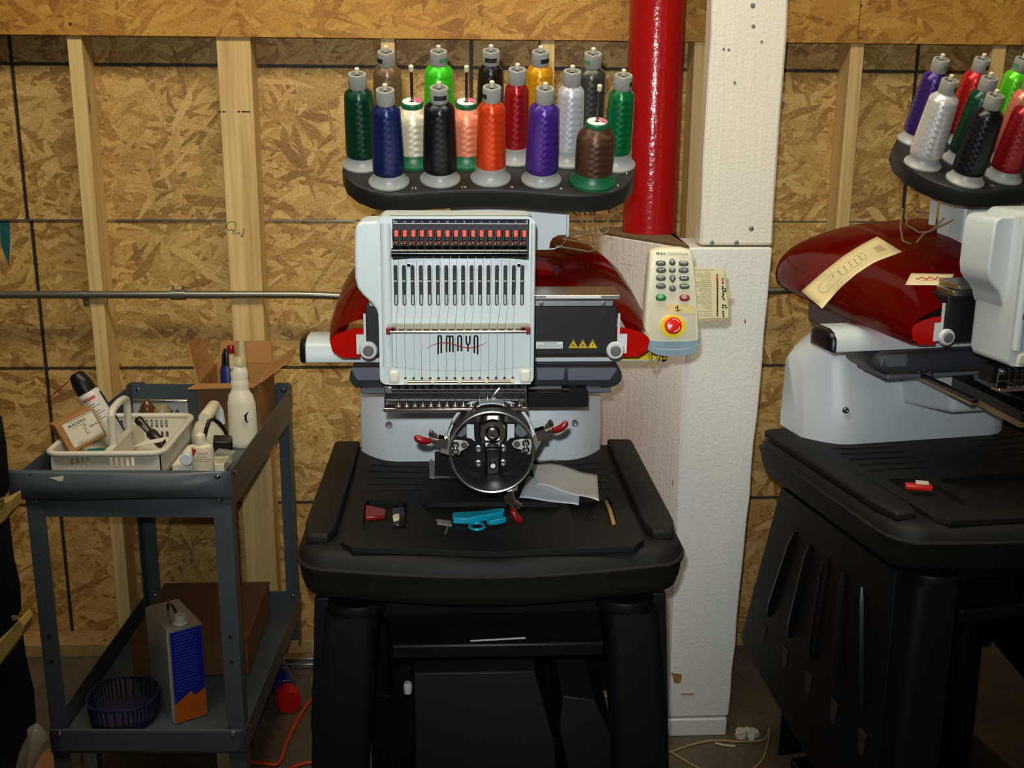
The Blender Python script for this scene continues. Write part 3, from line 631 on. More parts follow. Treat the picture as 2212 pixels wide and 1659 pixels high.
def at(px, py): return cg(px, py)
seg16('needle', lambda mb, x: (mb.tube([V(x-.0004, CY_, cg(900, 836).z), V(x-.0004, CY_-.002, cg(900, 858).z), V(x-.0004, CY_-.002, cg(900, 873).z)], [.0011, .0008, .0004], 6)), mat('warm_steel', (150, 132, 110), .22, 1), cage)
seg16('needle_clamp', lambda mb, x: mb.lathe([(.0032, 0), (.0032, .004), (.0016, .006)], V(x-.0004, CY_+.002, cg(900, 835).z), MXZ, 10), mat('violet_steel', (86, 76, 100), .16, 1), cage)
seg16('presser_foot', lambda mb, x: mb.bb((x-.0055, CY_-.0135, cg(900, 876.5).z), (x+.0045, CY_-.003, cg(900, 872).z)), mat('pale_chrome', (206, 196, 182), .2, 1), cage, bevel=.0008)
mb = MB(); p = cg(840, 841); mb.box(p, (.011, .004, .011)); mb.lathe([(.0035, 0), (.0035, .003), (.0015, .003)], p+V(.001, -.002, 0), MXZ, 12); mc.add('cage_bracket', mb, STEEL, cage, bevel=.0006)
mb = MB(); mb.tube([cg(1078, 836)-V(0, .006, 0), cg(1070, 845)-V(0, .008, 0), cg(1064, 852)-V(0, .008, 0), cg(1066, 862)-V(0, .006, 0)], .0022, 8); mb.cyl(cg(1065, 858)-V(0, .01, 0), cg(1065, 862)-V(0, .004, 0), .003, n=10); mc.add('active_foot', mb, STEEL, cage)
# --- sewing arm with hook, seen through the cap ring
SX = W(1065, 940, 1.8).x
def sa(px, py, Y=1.80): return W(px, py, Y)
mb = MB(); zc = sa(1065, 940).z; rr = .024
mb.loft([[V(SX+r*rr*cos(a), Y, zc+.004+r*rr*(1.9 if sin(a) > 0 else 1.0)*sin(a)) for a in [2*pi*i/24 for i in range(24)]] for Y, r in ((1.815, .92), (1.822, 1.06), (1.85, 1.12), (2.06, 1.12))]); arm = mc.add('sewing_arm', mb, CHD, smooth=50)
mb = MB(); mb.lathe([(.024, 0), (.024, .004), (.0215, .007), (.020, .007), (.019, .003), (.0135, .003), (.0125, .009), (.009, .011), (.004, .011), (.003, .006)], V(SX, 1.816, zc), MXZ, 30); mc.add('rotary_hook', mb, CHR, arm)
for px, py in ((1040, 905), (1090, 905), (1036, 935), (1094, 935)):
    mb = MB(); mb.lathe([(.0028, 0), (.0028, .0025), (.0005, .003)], sa(px, py, 1.822), MXZ, 10); mc.add('arm_screw', mb, CHR, arm)
# --- thread rack
TL = radians(22); rn = V(0, -sin(TL), cos(TL)); re_ = V(0, cos(TL), sin(TL)); rp0 = W(1060, 386, 1.93)
RM = Matrix((X, re_, rn)).transposed()
rk = lambda px, py: PL(px, py, rp0, rn)
out = [(739, 363), (748, 384), (768, 400), (800, 413), (837, 419), (880, 418.5), (928, 415), (1000, 411), (1058, 410), (1115, 412), (1172, 417), (1230, 421.5), (1286, 421), (1325, 415), (1352, 402), (1370, 380), (1372, 355), (1362, 335), (1335, 308), (1290, 288), (1230, 281), (1058, 278), (880, 281), (815, 290), (770, 312), (745, 337)]
ol = [rk(x, y) for x, y in out]; cen = sum(ol, V(0, 0, 0))/len(ol)
mb = MB(); mb.loft([[cen+(p-cen)*k-rn*d for p in ol] for d, k in ((0, .985), (.002, .998), (.006, 1.0), (.03, 1.0), (.033, .99))]); rack = mc.add('thread_rack', mb, mat('black_rack_plastic', (30, 28, 25), .5, var=.12, bump=.1, bs=800, spec=.35), smooth=40)
mb = MB(); U2 = -X*0
for s_, px, py in (('15', 894, 409), ('12', 1001, 406.5), ('9', 1106, 407), ('6', 1212, 410), ('3', 1335, 403), ('1', 1354, 377)): text(mb, s_, rk(px, py)+rn*.0003, X, re_, .0105)
mc.add('rack_numbers', mb, WINK, rack)
SPOOL = {'blue': (840.6, 394), 'black': (951, 388), 'orange': (1059.7, 386), 'purple': (1169, 389), 'brown': (1280, 394), 'dgreen': (783, 356), 'cream': (894, 349), 'peach': (1007.6, 349), 'red': (1112, 343), 'white': (1225, 347), 'green': (1330, 356), 'tan': (842, 302), 'lime': (950, 300), 'blackr': (1058, 298), 'yellow': (1160, 300), 'grey': (1268, 304)}
pinm = mat('pin_steel', (120, 112, 104), .25, .9)
for k, (px, py) in SPOOL.items():
    p = rk(px, py); mb = MB(); mb.cyl(p, p+rn*.164, .0026, n=8); mc.add('spool_pin', mb, pinm, rack)
    mb = MB(); mb.lathe([(.0036, 0), (.0042, .001), (.0042, .009), (.003, .0105)], p+rn*.163, RM, 12); mc.add('pin_tip', mb, CREAM, rack)
# white support bracket and feed tubes
BRY = 2.04
px_ = [(1120, 452), (1228, 452), (1227, 500), (1222, 520), (1212, 532), (1196, 539), (1120, 541)]
hole = [(1224, 507), (1222, 519), (1213, 530), (1198, 536), (1187, 537), (1188, 524), (1194, 514), (1206, 508)]
mb = MB(); mb.plate([(W(x, y, BRY).x, W(x, y, BRY).z) for x, y in px_], [[(W(x, y, BRY).x, W(x, y, BRY).z) for x, y in hole]], flat(BRY), (0, .004, 0)); br = mc.add('rack_bracket', mb, WHP, bevel=.0008)
mb = MB(); a, b = W(1120, 541, BRY), W(1170, 487, BRY); mb.bb((a.x, BRY-.002, a.z), (W(1226, 0, BRY).x, BRY, W(0, 487, BRY).z)) if 0 else None
mb = MB(); a, b = W(1221, 510, BRY), W(1229, 452, BRY); mb.bb((a.x+.001, BRY-.012, a.z), (b.x, BRY+.05, b.z+.02)); mc.add('bracket_flange', mb, WHP, br, bevel=.001)
mb = MB(); mb.bb((hc-.07, BRY+.01, 1.26), (hc+.06, BRY+.1, 1.46)); mc.add('rack_column', mb, WHP, br, bevel=.006)
mb = MB(); a = W(880, 462, 2.03); mb.bb((a.x-.001, 2.03, a.z-.03), (a.x+.001, 2.05, a.z+.03)); mc.add('rack_stay', mb, WHP, br)
for k, (xa, xb, xc, za) in enumerate(((1238, 1250, 1180, 470), (1252, 1262, 1190, 500), (1262, 1285, 1260, 535), (1275, 1290, 1276, 520), (1285, 1272, 1230, 506), (1316, 1312, 1262, 500), (1330, 1300, 1240, 492), (905, 925, 950, 468), (1010, 1040, 1060, 466))):
    mb = MB(); Y0 = 2.06+.01*k
    P = [W(xa, 440, Y0), W(xa, 456, Y0), W((xa+xb)/2, (456+za)/2, Y0+.01), W(xb, za, Y0+.015), W((xb+xc)/2, za+8, Y0), W(xc, za+6, Y0-.01), W(xc-60, za-4, Y0-.02)]
    Q = []
    for i in range(len(P)-1):
        a, b = P[i], P[i+1]; p0, p3 = P[max(i-1, 0)], P[min(i+2, len(P)-1)]
        for j in range(4):
            t = j/4; Q.append(.5*((2*a)+(b-p0)*t+(2*p0-5*a+4*b-p3)*t*t+(3*a-p0-3*b+p3)*t**3))
    Q.append(P[-1]); mb.tube(Q, .0019, 8); mc.add('thread_tube', mb, TUBEM, rack, smooth=80)
# ================================================================== thread cones
FLG = mat('silver_grey_plastic', (154, 154, 147), .38, var=.08, vs=60); GRN = mat('green_plastic', (18, 92, 54), .4)
TRING = mat('translucent_grey_ring', (150, 148, 138), .35, var=.2, vs=140); GLB = mat('green_label', (70, 130, 92), .5)
def slim(name, label, col, loc, rotm, k=1., group=None, fat=1., h=1.):
    T = Thing('thread_cone', label, 'thread cone', loc, rotm.to_euler(), group)
    f = fat
    mb = MB(); mb.lathe([(.0345, 0), (.0345, .003), (.031, .0065), (.027, .012), (.0255, .02), (.0255, .026), (.006, .026)], n=32); T.add('cone_base', mb, FLG, smooth=35)
    mb = MB(); mb.lathe([(.0245*f, .0185), (.0262*f, .0205), (.0268*f, .03), (.0258*f, .07*h), (.0246*f, .105*h), (.0236*f, .125*h), (.0225*f, .1305*h), (.0135, .1395*h)], n=36); T.add('thread', mb, threadmat('thread_'+name, col), smooth=40)
    mb = MB(); mb.lathe([(.0135, .137*h), (.0155, .141*h), (.0155, .161*h), (.0148, .163*h), (.0105, .163*h), (.0100, .158*h), (.0100, .141*h)], n=24)
    rg = T.add('cone_top', mb, TRING, smooth=35)
    a = random.uniform(0, 6); mb = MB(); n = 10
    rr = [[V(.0157*cos(a+i*.16), .0157*sin(a+i*.16), z) for i in range(n)] for z in (.146*h, .154*h)]; mb.loft(rr, cap=False, closed=False); T.add('maker_band', mb, GLB if random.random() < .65 else INK, rg)
    return T.r
def stout(name, label, col, loc, rotm, group=None):
    T = Thing('thread_cone', label, 'thread cone', loc, rotm.to_euler(), group)
    mb = MB(); mb.lathe([(.040, 0), (.040, .005), (.037, .009), (.033, .014), (.031, .022), (.006, .022)], n=32); T.add('cone_base', mb, GRN, smooth=35)
    mb = MB(); mb.lathe([(.030, .021), (.032, .0225), (.0325, .04), (.0325, .075), (.0315, .084), (.027, .093), (.0185, .102)], n=36); T.add('thread', mb, threadmat('thread_'+name, col, .45), smooth=40)
    mb = MB(); mb.lathe([(.0185, .098), (.019, .101), (.0195, .108), (.0185, .110), (.006, .110)], n=28); cp = T.add('cone_top', mb, GRN, smooth=35)
    mb = MB(); mb.plate([(.0165*cos(2*pi*i/24), .0165*sin(2*pi*i/24)) for i in range(24)], [[(.0045*cos(2*pi*i/12), .0045*sin(2*pi*i/12)) for i in range(12)]], lambda u, v: V(u, v, .1101), (0, 0, .0004)); T.add('maker_disc', mb, PAPERW, cp)
    mb = MB(); mb.plate([(.016*cos(-.6+2.2*i/12), .016*sin(-.6+2.2*i/12)) for i in range(13)]+[(.006*cos(1.6-2.2*i/12), .006*sin(1.6-2.2*i/12)) for i in range(13)], [], lambda u, v: V(u, v, .1106), (0, 0, .0003)); T.add('disc_print', mb, mat('pink_print', (196, 92, 118), .6), cp)
    return T.r
CONES = {'blue': ((20, 34, 92), 'navy blue thread cone, leftmost of the front row, centre rack'), 'black': ((16, 16, 20), 'black thread cone in front row beside the navy cone, centre rack'),
 'orange': ((232, 66, 12), 'bright orange thread cone in the middle of the front row'), 'purple': ((78, 40, 140), 'purple thread cone in the front row of the centre rack'),
 'dgreen': ((6, 62, 36), 'dark bottle green thread cone at the far left end of the centre rack'), 'red': ((158, 12, 22), 'crimson red thread cone behind the orange cone'),
 'white': ((214, 214, 216), 'bright white slim thread cone on the right of the centre rack'), 'green': ((0, 112, 58), 'emerald green thread cone at the right end of the centre rack'),
 'tan': ((124, 96, 66), 'taupe brown thread cone at the back left of the centre rack'), 'lime': ((72, 222, 30), 'neon lime green thread cone in the back row of the centre rack'),
 'blackr': ((22, 20, 18), 'black thread cone in the back row beside the lime cone'), 'yellow': ((228, 158, 12), 'golden yellow thread cone in the back row, centre rack'),
 'grey': ((66, 66, 58), 'dark grey thread cone in the back row before the red pipe')}
STOUT = {'brown': ((84, 52, 30), 'brown thread cone on a green base, front right of centre rack'), 'cream': ((226, 216, 184), 'cream thread cone on a green base behind the navy cone'), 'peach': ((236, 140, 104), 'peach pink thread cone on a green base')}
for k, (c, l) in CONES.items():
    slim(k, l, c, rk(*SPOOL[k])+rn*.0004, RM, group='thread cones on the centre rack', fat={'red': .86, 'white': .95, 'orange': .95, 'green': .92, 'dgreen': 1.02, 'yellow': 1., 'lime': 1.04, 'grey': 1.08, 'tan': 1.02, 'black': 1.08, 'purple': 1.06, 'blackr': .95}.get(k, 1.))
for k, (c, l) in STOUT.items(): stout(k, l, c, rk(*SPOOL[k])+rn*.0004, RM, 'thread cones on the centre rack')
# ================================================================== table
tb = Thing('machine_table', 'black moulded plastic table under the centre embroidery machine', 'table', (.058, 1.97, .77))
TX, TYf, TYr = .058, 1.71, 2.37
def toutline(g, fb=1.):
    x0, x1 = TX-.336-g, TX+.338+g; yr = TYr+g; n, m = 8, 10
    pts = [(x0+.03, yr), (x0+.01, yr-.012), (x0, yr-.04), (x0-.003, 2.0), (x0-.004, 1.83)]
    for i in range(1, n+1):
        a = pi/2*i/n; pts.append((x0-.004+.06-.06*cos(a), 1.83-.082*sin(a)-g*sin(a)))
    for i in range(1, m):
        t = i/m; pts.append((x0+.056+(x1-x0-.112)*t, 1.748-.038*sin(pi*t)*fb-g))
    for i in range(0, n):
        a = pi/2*(1-i/n); pts.append((x1+.004-.06+.06*cos(a), 1.83-.082*sin(a)-g*sin(a)))
    pts += [(x1+.004, 1.83), (x1+.003, 2.0), (x1, yr-.04), (x1-.01, yr-.012), (x1-.03, yr)]
    return pts
lv = [(.768, -.06), (.774, -.03), (.785, -.012), (.805, -.006), (.828, -.003), (.8355, .001), (.8385, .001), (.841, -.004), (.852, -.007), (.860, -.012), (.8655, -.020), (.868, -.032)]
mb = MB(); mb.loft([[V(x, y, z) for x, y in toutline(g)] for z, g in lv]); tt = tb.add('table_shell', mb, BLK, smooth=45)
# deck with moulded pockets
d2 = lambda px, py: (G(px, py, .878).x, G(px, py, .878).y)
dk = [d2(772, 990), d2(737, 1170), d2(760, 1182), d2(1062, 1192), d2(1370, 1180), d2(1392, 1165), d2(1308, 985)]
dk = [(dk[0][0], 2.33)]+dk[1:-1]+[(dk[-1][0], 2.33)]
def px_round(pts, n=3):
    out = []
    for i, p in enumerate(pts):
        a, b = pts[i-1], pts[(i+1) % len(pts)]
        for j in range(n+1):
            t = j/n; q0 = (p[0]+(a[0]-p[0])*.22, p[1]+(a[1]-p[1])*.22); q1 = (p[0]+(b[0]-p[0])*.22, p[1]+(b[1]-p[1])*.22)
            out.append(((1-t)**2*q0[0]+2*t*(1-t)*p[0]+t*t*q1[0], (1-t)**2*q0[1]+2*t*(1-t)*p[1]+t*t*q1[1]))
    return out
pk1 = px_round([d2(x, y) for x, y in ((788, 1078), (882, 1082), (880, 1145), (782, 1148))])
pk2 = px_round([d2(x, y) for x, y in ((905, 1086), (1060, 1084), (1222, 1086), (1180, 1125), (1060, 1148), (945, 1130))], 5)
pk3 = px_round([d2(x, y) for x, y in ((1222, 1078), (1318, 1072), (1336, 1138), (1245, 1144))], 4)
mb = MB(); mb.plate(dk, [pk1, pk2, pk3], lambda u, v: V(u, v, .8683), (0, 0, .0097)); tb.add('deck', mb, BLK, smooth=30, bevel=.002)
for s_ in (-1, 1):
    mb = MB(); x0, x1 = TX+s_*.331, TX+s_*.272
    o = [(x0-s_*.004, TYr-.035), (x0-s_*.002, 1.86), (x0-s_*.012, 1.80), (x1+s_*.01, 1.795), (x1, 1.83), (x1, TYr-.035)]
    mb.loft([[V(x, y, .8665) for x, y in o], [V(x, y, .880) for x, y in o], [V((x0+x1)/2-s_*.004+(x-(x0+x1)/2)*.8, 2.1+(y-2.1)*.985, .885) for x, y in o]]); tb.add('side_rail', mb, BLK, smooth=50, bevel=.003)
for k in range(5):
    for s_ in (-1, 1):
        y = 2.19-.035*k; mb = MB(); mb.tube([V(TX+s_*(.238+.0*k), y-.004*k, .8785), V(TX+s_*(.19), y-.012, .8785), V(TX+s_*.13, y-.016, .8782), V(TX+s_*.09, y-.016, .8776)], .0016, 6); tb.add('deck_rib', mb, BLK)
# ================================================================== stand
sd = Thing('machine_stand', 'black plastic stand with four flared legs below the centre machine', 'stand', (.058, 2.0, 0))
SMB = mat('black_moulded_stand', (12, 12, 15), .42, var=.18, vs=9, bump=.12, bs=500, spec=.3)
def rr3(cx, cy, hx, hy, r, z, n=4): return [V(x, y, z) for x, y in rrect(cx-hx, cy-hy, cx+hx, cy+hy, r, n)]
for s_ in (-1, 1):
    for fr in (1, 0):
        y0, y1, xa, xb = (1.80, 1.735, .245, .30) if fr else (2.24, 2.2, .19, .17); mb = MB(); hw = .046 if fr else .03
        mb.loft([rr3(TX+s_*(xa+(xb-xa)*t), y0+(y1-y0)*t, hw+.006*t, .05+.006*t if fr else .03, .02, .748-.693*t) for t in (0, .04, .35, .7, 1)]); lg = sd.add('stand_leg', mb, SMB, smooth=45)
        if fr:
            mb = MB(); c = V(TX+s_*.235, y0, .749); mb.lathe([(.05, -.006), (.052, .012), (.05, .0185), (.04, .0185), (.038, .004)], c, n=28); sd.add('leg_socket', mb, SMB, lg, smooth=45)
        mb = MB(); mb.lathe([(.012, .055), (.012, .04), (.03, .038), (.03, .002), (.026, 0)], V(TX+s_*xb, y1, 0), n=20); sd.add('leg_foot', mb, STB, lg)
    q = [(1.80, .764), (2.27, .764), (2.385, .335), (2.2, .283), (1.99, .228), (1.82, .18), (1.745, .15)]
    PX = lambda z: TX+s_*(.31+.03*(.755-z)/.7)
    mb = MB(); mb.plate([(y, z) for y, z in q], [], lambda u, v: V(PX(v), u, v), (-s_*.025, 0, 0)); sp_ = sd.add('side_panel', mb, SMB, bevel=.006, seg=3)
    for k in range(5):
        t = k/4; yt = 1.90+.28*t; yb_ = 1.83+.445*t; zt, zb_ = .69, .388+.01*t
        P = [V(PX(z)+s_*.001, yt+(yb_-yt)*u*.8, z) for u, z in ((0, zt), (1, zb_+.06))]
        mb = MB(); mb.tube([P[0], P[0].lerp(P[1], .12), P[0].lerp(P[1], .85), P[1]], [.004, .010, .011, .005], 8); sd.add('panel_groove', mb, STB, sp_)
        c = V(PX(zb_)+s_*.0012, yb_, zb_); w, hh = .014, .026
        mb = MB(); mb.prism([c+V(0, u, v) for u, v in ((-w, hh), (w, hh), (w*.75, -hh*.5), (w*.3, -hh), (-w*.3, -hh), (-w*.75, -hh*.5))], (-s_*.003, 0, 0)); sd.add('vent_slot', mb, mat('worn_slot_edge', (46, 38, 32), .6), sp_)
mb = MB(); mb.bb((TX-.26, 1.85, .70), (TX+.26, 2.3, .745)); sd.add('top_frame', mb, SMB, bevel=.004)
bx = lambda px, py, Y: W(px, py, Y)
a, b = W(848, 1410, 1.80), W(1290, 1345, 1.80)
mb = MB(); mb.loft([[V(a.x, 1.775, a.z), V(b.x+.01, 1.775, a.z), V(b.x+.01, 1.775, a.z+.026), V(a.x, 1.775, a.z+.026)], [V(a.x-.012, 1.85, a.z+.01), V(b.x+.012, 1.85, a.z+.01), V(b.x+.012, 1.85, b.z), V(a.x-.012, 1.85, b.z)]]); cb = sd.add('front_crossbar', mb, SMB, bevel=.004)
mb = MB(); a, b = W(1016, 1385, 1.774), W(1135, 1380, 1.774); mb.prism([V(a.x, 1.7735, a.z-.0008), V(b.x, 1.7735, a.z+.003), V(b.x, 1.7735, a.z+.0062), V(a.x, 1.7735, a.z+.0018)], (0, .001, 0)); sd.add('chrome_strip', mb, mat('painted_glint', (214, 212, 206), .3, .2), cb)  # pale, barely metallic colour paints in the silver glint on the strip
mb = MB(); mb.bb((TX-.295, 2.273, .30), (TX+.295, 2.285, .70)); mb.bb((TX-.26, 2.273, .07), (TX+.26, 2.285, .3)); sd.add('dark_backing_panel', mb, SMB, bevel=.003)  # back panel widened so the gaps beside the cabinet turn dark
mb = MB(); mb.bb((TX-.25, 1.80, .06), (TX+.25, 2.24, .085)); sd.add('lower_shelf', mb, SMB, bevel=.004)
# cabinet on the shelf
a, b = W(893, 1420, 1.9), W(1190, 1420, 1.9)
pcT = Thing('black_cabinet', 'black box with a sloped side standing inside the centre stand', 'cabinet', ((a.x+b.x)/2, 2.1, .085))
mb = MB(); mb.loft([[V(a.x, 1.9, .0855), V(b.x+.03, 1.9, .0855), V(b.x+.03, 2.2, .0855), V(a.x, 2.2, .0855)], [V(a.x, 1.9, .40), V(b.x+.012, 1.9, .40), V(b.x+.012, 2.2, .40), V(a.x, 2.2, .40)], [V(a.x, 1.9, .56), V(b.x-.03, 1.9, .56), V(b.x-.03, 2.2, .56), V(a.x, 2.2, .56)]]); pcT.add('cabinet_body', mb, mat('charcoal_cabinet', (34, 32, 30), .6, spec=.3, var=.15, bump=.15, bs=500), bevel=.004)
mb = MB(); q = [(b.x+.04, .0855), (b.x+.125, .0855), (b.x+.145, .3), (b.x+.125, .42), (b.x+.08, .52), (b.x+.02, .53), (b.x+.015, .46), (b.x+.05, .3)]; mb.prism([V(x, 1.86, z) for x, z in q], (0, .3, 0)); pcT.add('sloped_cover', mb, mat('charcoal_cover', (34, 32, 30), .5, spec=.3, var=.2, bump=.2, bs=700), bevel=.003)
mb = MB(); c = W(881, 1486, 1.92); mb.lathe([(.004, -.012), (.0075, -.01), (.0085, 0), (.0085, .008), (.006, .012)], c, n=14); pcT.add('white_knob', mb, WHT)
# ================================================================== cap driver ring
RGY = 1.70
c0 = W(1063, 977, RGY); R0 = (W(1155, 977, RGY).x-W(971, 977, RGY).x)/2
cp = Thing('cap_driver', 'round chrome cap driver ring with red-handled clamps below the needles', 'cap driver', (c0.x, RGY, c0.z-R0))
mb = MB(); Y1 = RGY+.075
mb.loft([[V(c0.x+r*cos(a), y, c0.z+r*sin(a)) for a in [2*pi*i/56 for i in range(56)]] for y, r in ((RGY, R0), (Y1, R0), (Y1, R0-.003), (RGY, R0-.003), (RGY, R0))], cap=False)
# lower window of the ring stays open like the photo: dark inner sleeve
sleeve = cp.add('ring_sleeve', mb, mat('dark_sleeve_steel', (66, 64, 64), .4, .7), smooth=50)
mb = MB(); mb.ring((c0.x, RGY-.001, c0.z), R0-.001, .0022, Matrix(((1, 0, 0), (0, 0, 1), (0, 1, 0))), 64, 8); cp.add('front_rim', mb, ALU)
mb = MB(); mb.ring((c0.x, Y1, c0.z), R0+.001, .003, Matrix(((1, 0, 0), (0, 0, 1), (0, 1, 0))), 64, 8); cp.add('rear_rim', mb, WHP)
for da in (0.25, 1.57, 2.9):
    mb = MB(); 
    q = []
    for i in range(7): a = da-.28+.56*i/6; q.append(V(c0.x+(R0+.0035)*cos(a), RGY+.03, c0.z+(R0+.0035)*sin(a)))
    mb.loft([[p+V(0, d, 0) for p in q]+[(p+V(0, d, 0))+(p-V(c0.x, RGY+.03, c0.z)).normalized()*.002 for p in q[::-1]] for d in (0, .03)]); cp.add('band_strap', mb, WHP)
def clamp(base, d, L=.03):
    """toggle clamp: base point on the ring, d outward direction in the picture plane"""
    d = Vector(d).normalized(); n = V(-d.z, 0, d.x); mb = MB()
    mb.box(base+d*.004, (.016, .02, .016), Matrix((d, Yv, n)).transposed()); mb.tube([base+d*.008, base+d*.02+n*.001, base+d*.026], [.006, .0045, .0035], 8)
    mb.tube([base+d*.012+n*.004, base+d*.02+n*.01, base+d*.024+n*.012], [.0035, .004, .003], 8); mb.cyl(base+d*.024+n*.010+V(0, -.004, 0), base+d*.024+n*.012+V(0, .004, 0), .0045, n=10); mb.tube([base+d*.024+n*.012, base+d*.026+n*.017], .002, 6)
    c = cp.add('toggle_clamp', mb, CHR, smooth=50)
    mb = MB(); mb.tube([base+d*(.024)-V(0, .004, 0), base+d*.031-n*.0005-V(0, .006, 0), base+d*.04+n*.0015-V(0, .008, 0), base+d*.047+n*.006-V(0, .008, 0), base+d*.050+n*.009-V(0, .008, 0)], [.0042, .0056, .006, .0054, .003], 10); cp.add('red_grip', mb, RED, c, smooth=80)
p = W(1163, 938, RGY+.02); clamp(p, W(1205, 925, RGY+.02)-p)
mb0 = None
p = W(962, 955, RGY+.02); d_ = W(905, 948, RGY+.02)-p
def clampL(base, d):
    d = Vector(d).normalized(); n = V(d.z, 0, -d.x); mb = MB()
    mb.box(base+d*.004, (.016, .02, .016), Matrix((d, Yv, n)).transposed()); mb.tube([base+d*.008, base+d*.02+n*.001, base+d*.026], [.006, .0045, .0035], 8)
    mb.tube([base+d*.012+n*.004, base+d*.02+n*.01, base+d*.024+n*.012], [.0035, .004, .003], 8); mb.cyl(base+d*.024+n*.010+V(0, -.004, 0), base+d*.024+n*.012+V(0, .004, 0), .0045, n=10); mb.tube([base+d*.024+n*.012, base+d*.026+n*.017], .002, 6)
    c = cp.add('toggle_clamp', mb, CHR, smooth=50)
    mb = MB(); mb.tube([base+d*(.024)-V(0, .004, 0), base+d*.031-n*.0005-V(0, .006, 0), base+d*.038+n*.0005-V(0, .008, 0), base+d*.046+n*.003-V(0, .008, 0), base+d*.050+n*.006-V(0, .008, 0)], [.0042, .0056, .0065, .006, .003], 10); cp.add('red_grip', mb, RED, c, smooth=80)
clampL(p, d_)
p = W(1098, 1068, RGY+.02); d_ = W(1108, 1100, RGY+.02)-p
clamp(p, d_)
# clamp wing plates
for pts in ([(962, 935), (975, 950), (972, 985), (950, 978), (952, 960)], [(1152, 945), (1165, 930), (1170, 955), (1158, 975), (1148, 965)], [(1086, 1048), (1120, 1044), (1118, 1060), (1098, 1066)]):
    mb = MB(); mb.prism([W(x, y, RGY+.024) for x, y in pts], (0, .004, 0)); cp.add('clamp_wing', mb, mat('satin_grey_steel', (150, 144, 132), .4, .8), bevel=.001)
# inner mounting plates and bolts
IY = 1.80
dz = lambda x, y: (860+x/4.424, 840+y/4.424)
def ipl(name, zp, Y, m_, t=.004, bev=.001):
    mb = MB(); mb.prism([W(*dz(x, y), Y) for x, y in zp], (0, t, 0)); return cp.add(name, mb, m_, bevel=bev)
ipl('mount_plate', [(560, 470), (700, 320), (1120, 320), (1250, 470), (1210, 620), (1080, 840), (740, 840), (600, 620)], IY+.018, STB)
ipl('mount_spine', [(815, 560), (1000, 560), (985, 640), (972, 910), (838, 912), (830, 640)], IY-.02, STB, .03, .004)
for zp in ([(655, 340), (725, 340), (728, 470), (740, 510), (700, 478), (655, 470)], [(1045, 338), (1112, 338), (1112, 468), (1070, 474), (1035, 510), (1042, 470)]): ipl('guide_tab', zp, IY+.004, WHP, .003)
for zp in ([(500, 490), (590, 490), (650, 500), (680, 535), (655, 570), (595, 600), (585, 630), (495, 640)], [(1290, 485), (1180, 478), (1110, 495), (1085, 530), (1110, 565), (1180, 585), (1180, 610), (1260, 630)]): ipl('clamp_bracket', zp, RGY+.03, mat('ivory_steel', (196, 192, 178), .4, .3), .003)
for zp, r in (((548, 535), .0062), ((548, 595), .0062), ((1220, 517), .0062), ((1220, 582), .0062)):
    mb = MB(); p = W(*dz(*zp), RGY+.03); mb.lathe([(r, 0), (r, .0015), (r*.7, .003), (r*.5, .0045), (.0015, .003)], p, MXZ, 16); cp.add('bracket_bolt', mb, STEEL)
for zp in ((768, 570), (768, 712), (1003, 565), (1003, 705)):
    mb = MB(); p = W(*dz(*zp), IY+.017); mb.lathe([(.0062, 0), (.0062, .002), (.004, .003), (.004, .008), (.002, .008), (.0015, .004)], p, MXZ, 16); cp.add('mount_bolt', mb, STEEL)
for zp in ((598, 395), (1178, 395)):
    mb = MB(); p = W(*dz(*zp), IY+.012); mb.lathe([(.0115, -.004), (.0115, .002), (.0105, .004), (.003, .004), (.0025, .007), (.0005, .007)], p, MXZ, 24); cp.add('guide_roller', mb, mat('smoky_plastic', (100, 108, 108), .35), smooth=40)
for zp in ((632, 540), (1135, 530)):
    mb = MB(); p = W(*dz(*zp), RGY+.0295); mb.lathe([(.0055, 0), (.0055, .0006), (.0005, .0008)], p, MXZ, 14); cp.add('bracket_hole', mb, mat('dark_bore', (70, 62, 56), .6))
for zp, r in (((905, 725), .007), ((905, 870), .005)):
    mb = MB(); p = W(*dz(*zp), IY-.021); mb.lathe([(r, 0), (r, .003), (r*.6, .006), (r*.35, .006)], p, MXZ, 16); cp.add('spine_screw', mb, STEEL)
ipl('lower_plate', [(350, 615), (590, 615), (1040, 640), (1190, 640), (1190, 835), (350, 845)], IY+.06, STB, .01)
ipl('slide_strip', [(350, 850), (660, 850), (660, 832), (1090, 826), (1090, 834), (825, 845), (350, 856)], IY+.056, ALU, .003, 0)
# ================================================================== keypad
KPY = 1.88
kz = lambda x, y: (1380+x/5.925, 520+y/5.925)
def KP(x, y, Y=KPY): return W(*kz(x, y), Y)
kp = Thing('keypad_controller', 'cream handheld keypad controller with red emergency button', 'controller', KP(430, 1480)+V(0, .015, 0))
ko = [(150, 165), (190, 125), (300, 103), (430, 98), (560, 103), (660, 125), (700, 165), (730, 400), (762, 800), (782, 1180), (778, 1330), (745, 1400), (650, 1460), (520, 1480), (330, 1478), (200, 1450), (110, 1400), (72, 1330), (70, 1180), (88, 800), (125, 400)]
def ring_(Y, k, pts=ko):
    q = [KP(x, y, KPY) for x, y in pts]; c = sum(q, V(0, 0, 0))/len(q); return [V(c.x+(p.x-c.x)*k, Y, c.z+(p.z-c.z)*k) for p in q]
mb = MB(); mb.loft([ring_(KPY+.001, .93), ring_(KPY+.0025, .965), ring_(KPY+.007, .99), ring_(KPY+.014, 1), ring_(KPY+.03, 1), ring_(KPY+.036, .97)]); kb = kp.add('keypad_body', mb, mat('warm_white_plastic', (218, 210, 178), .42, var=.03), smooth=40)
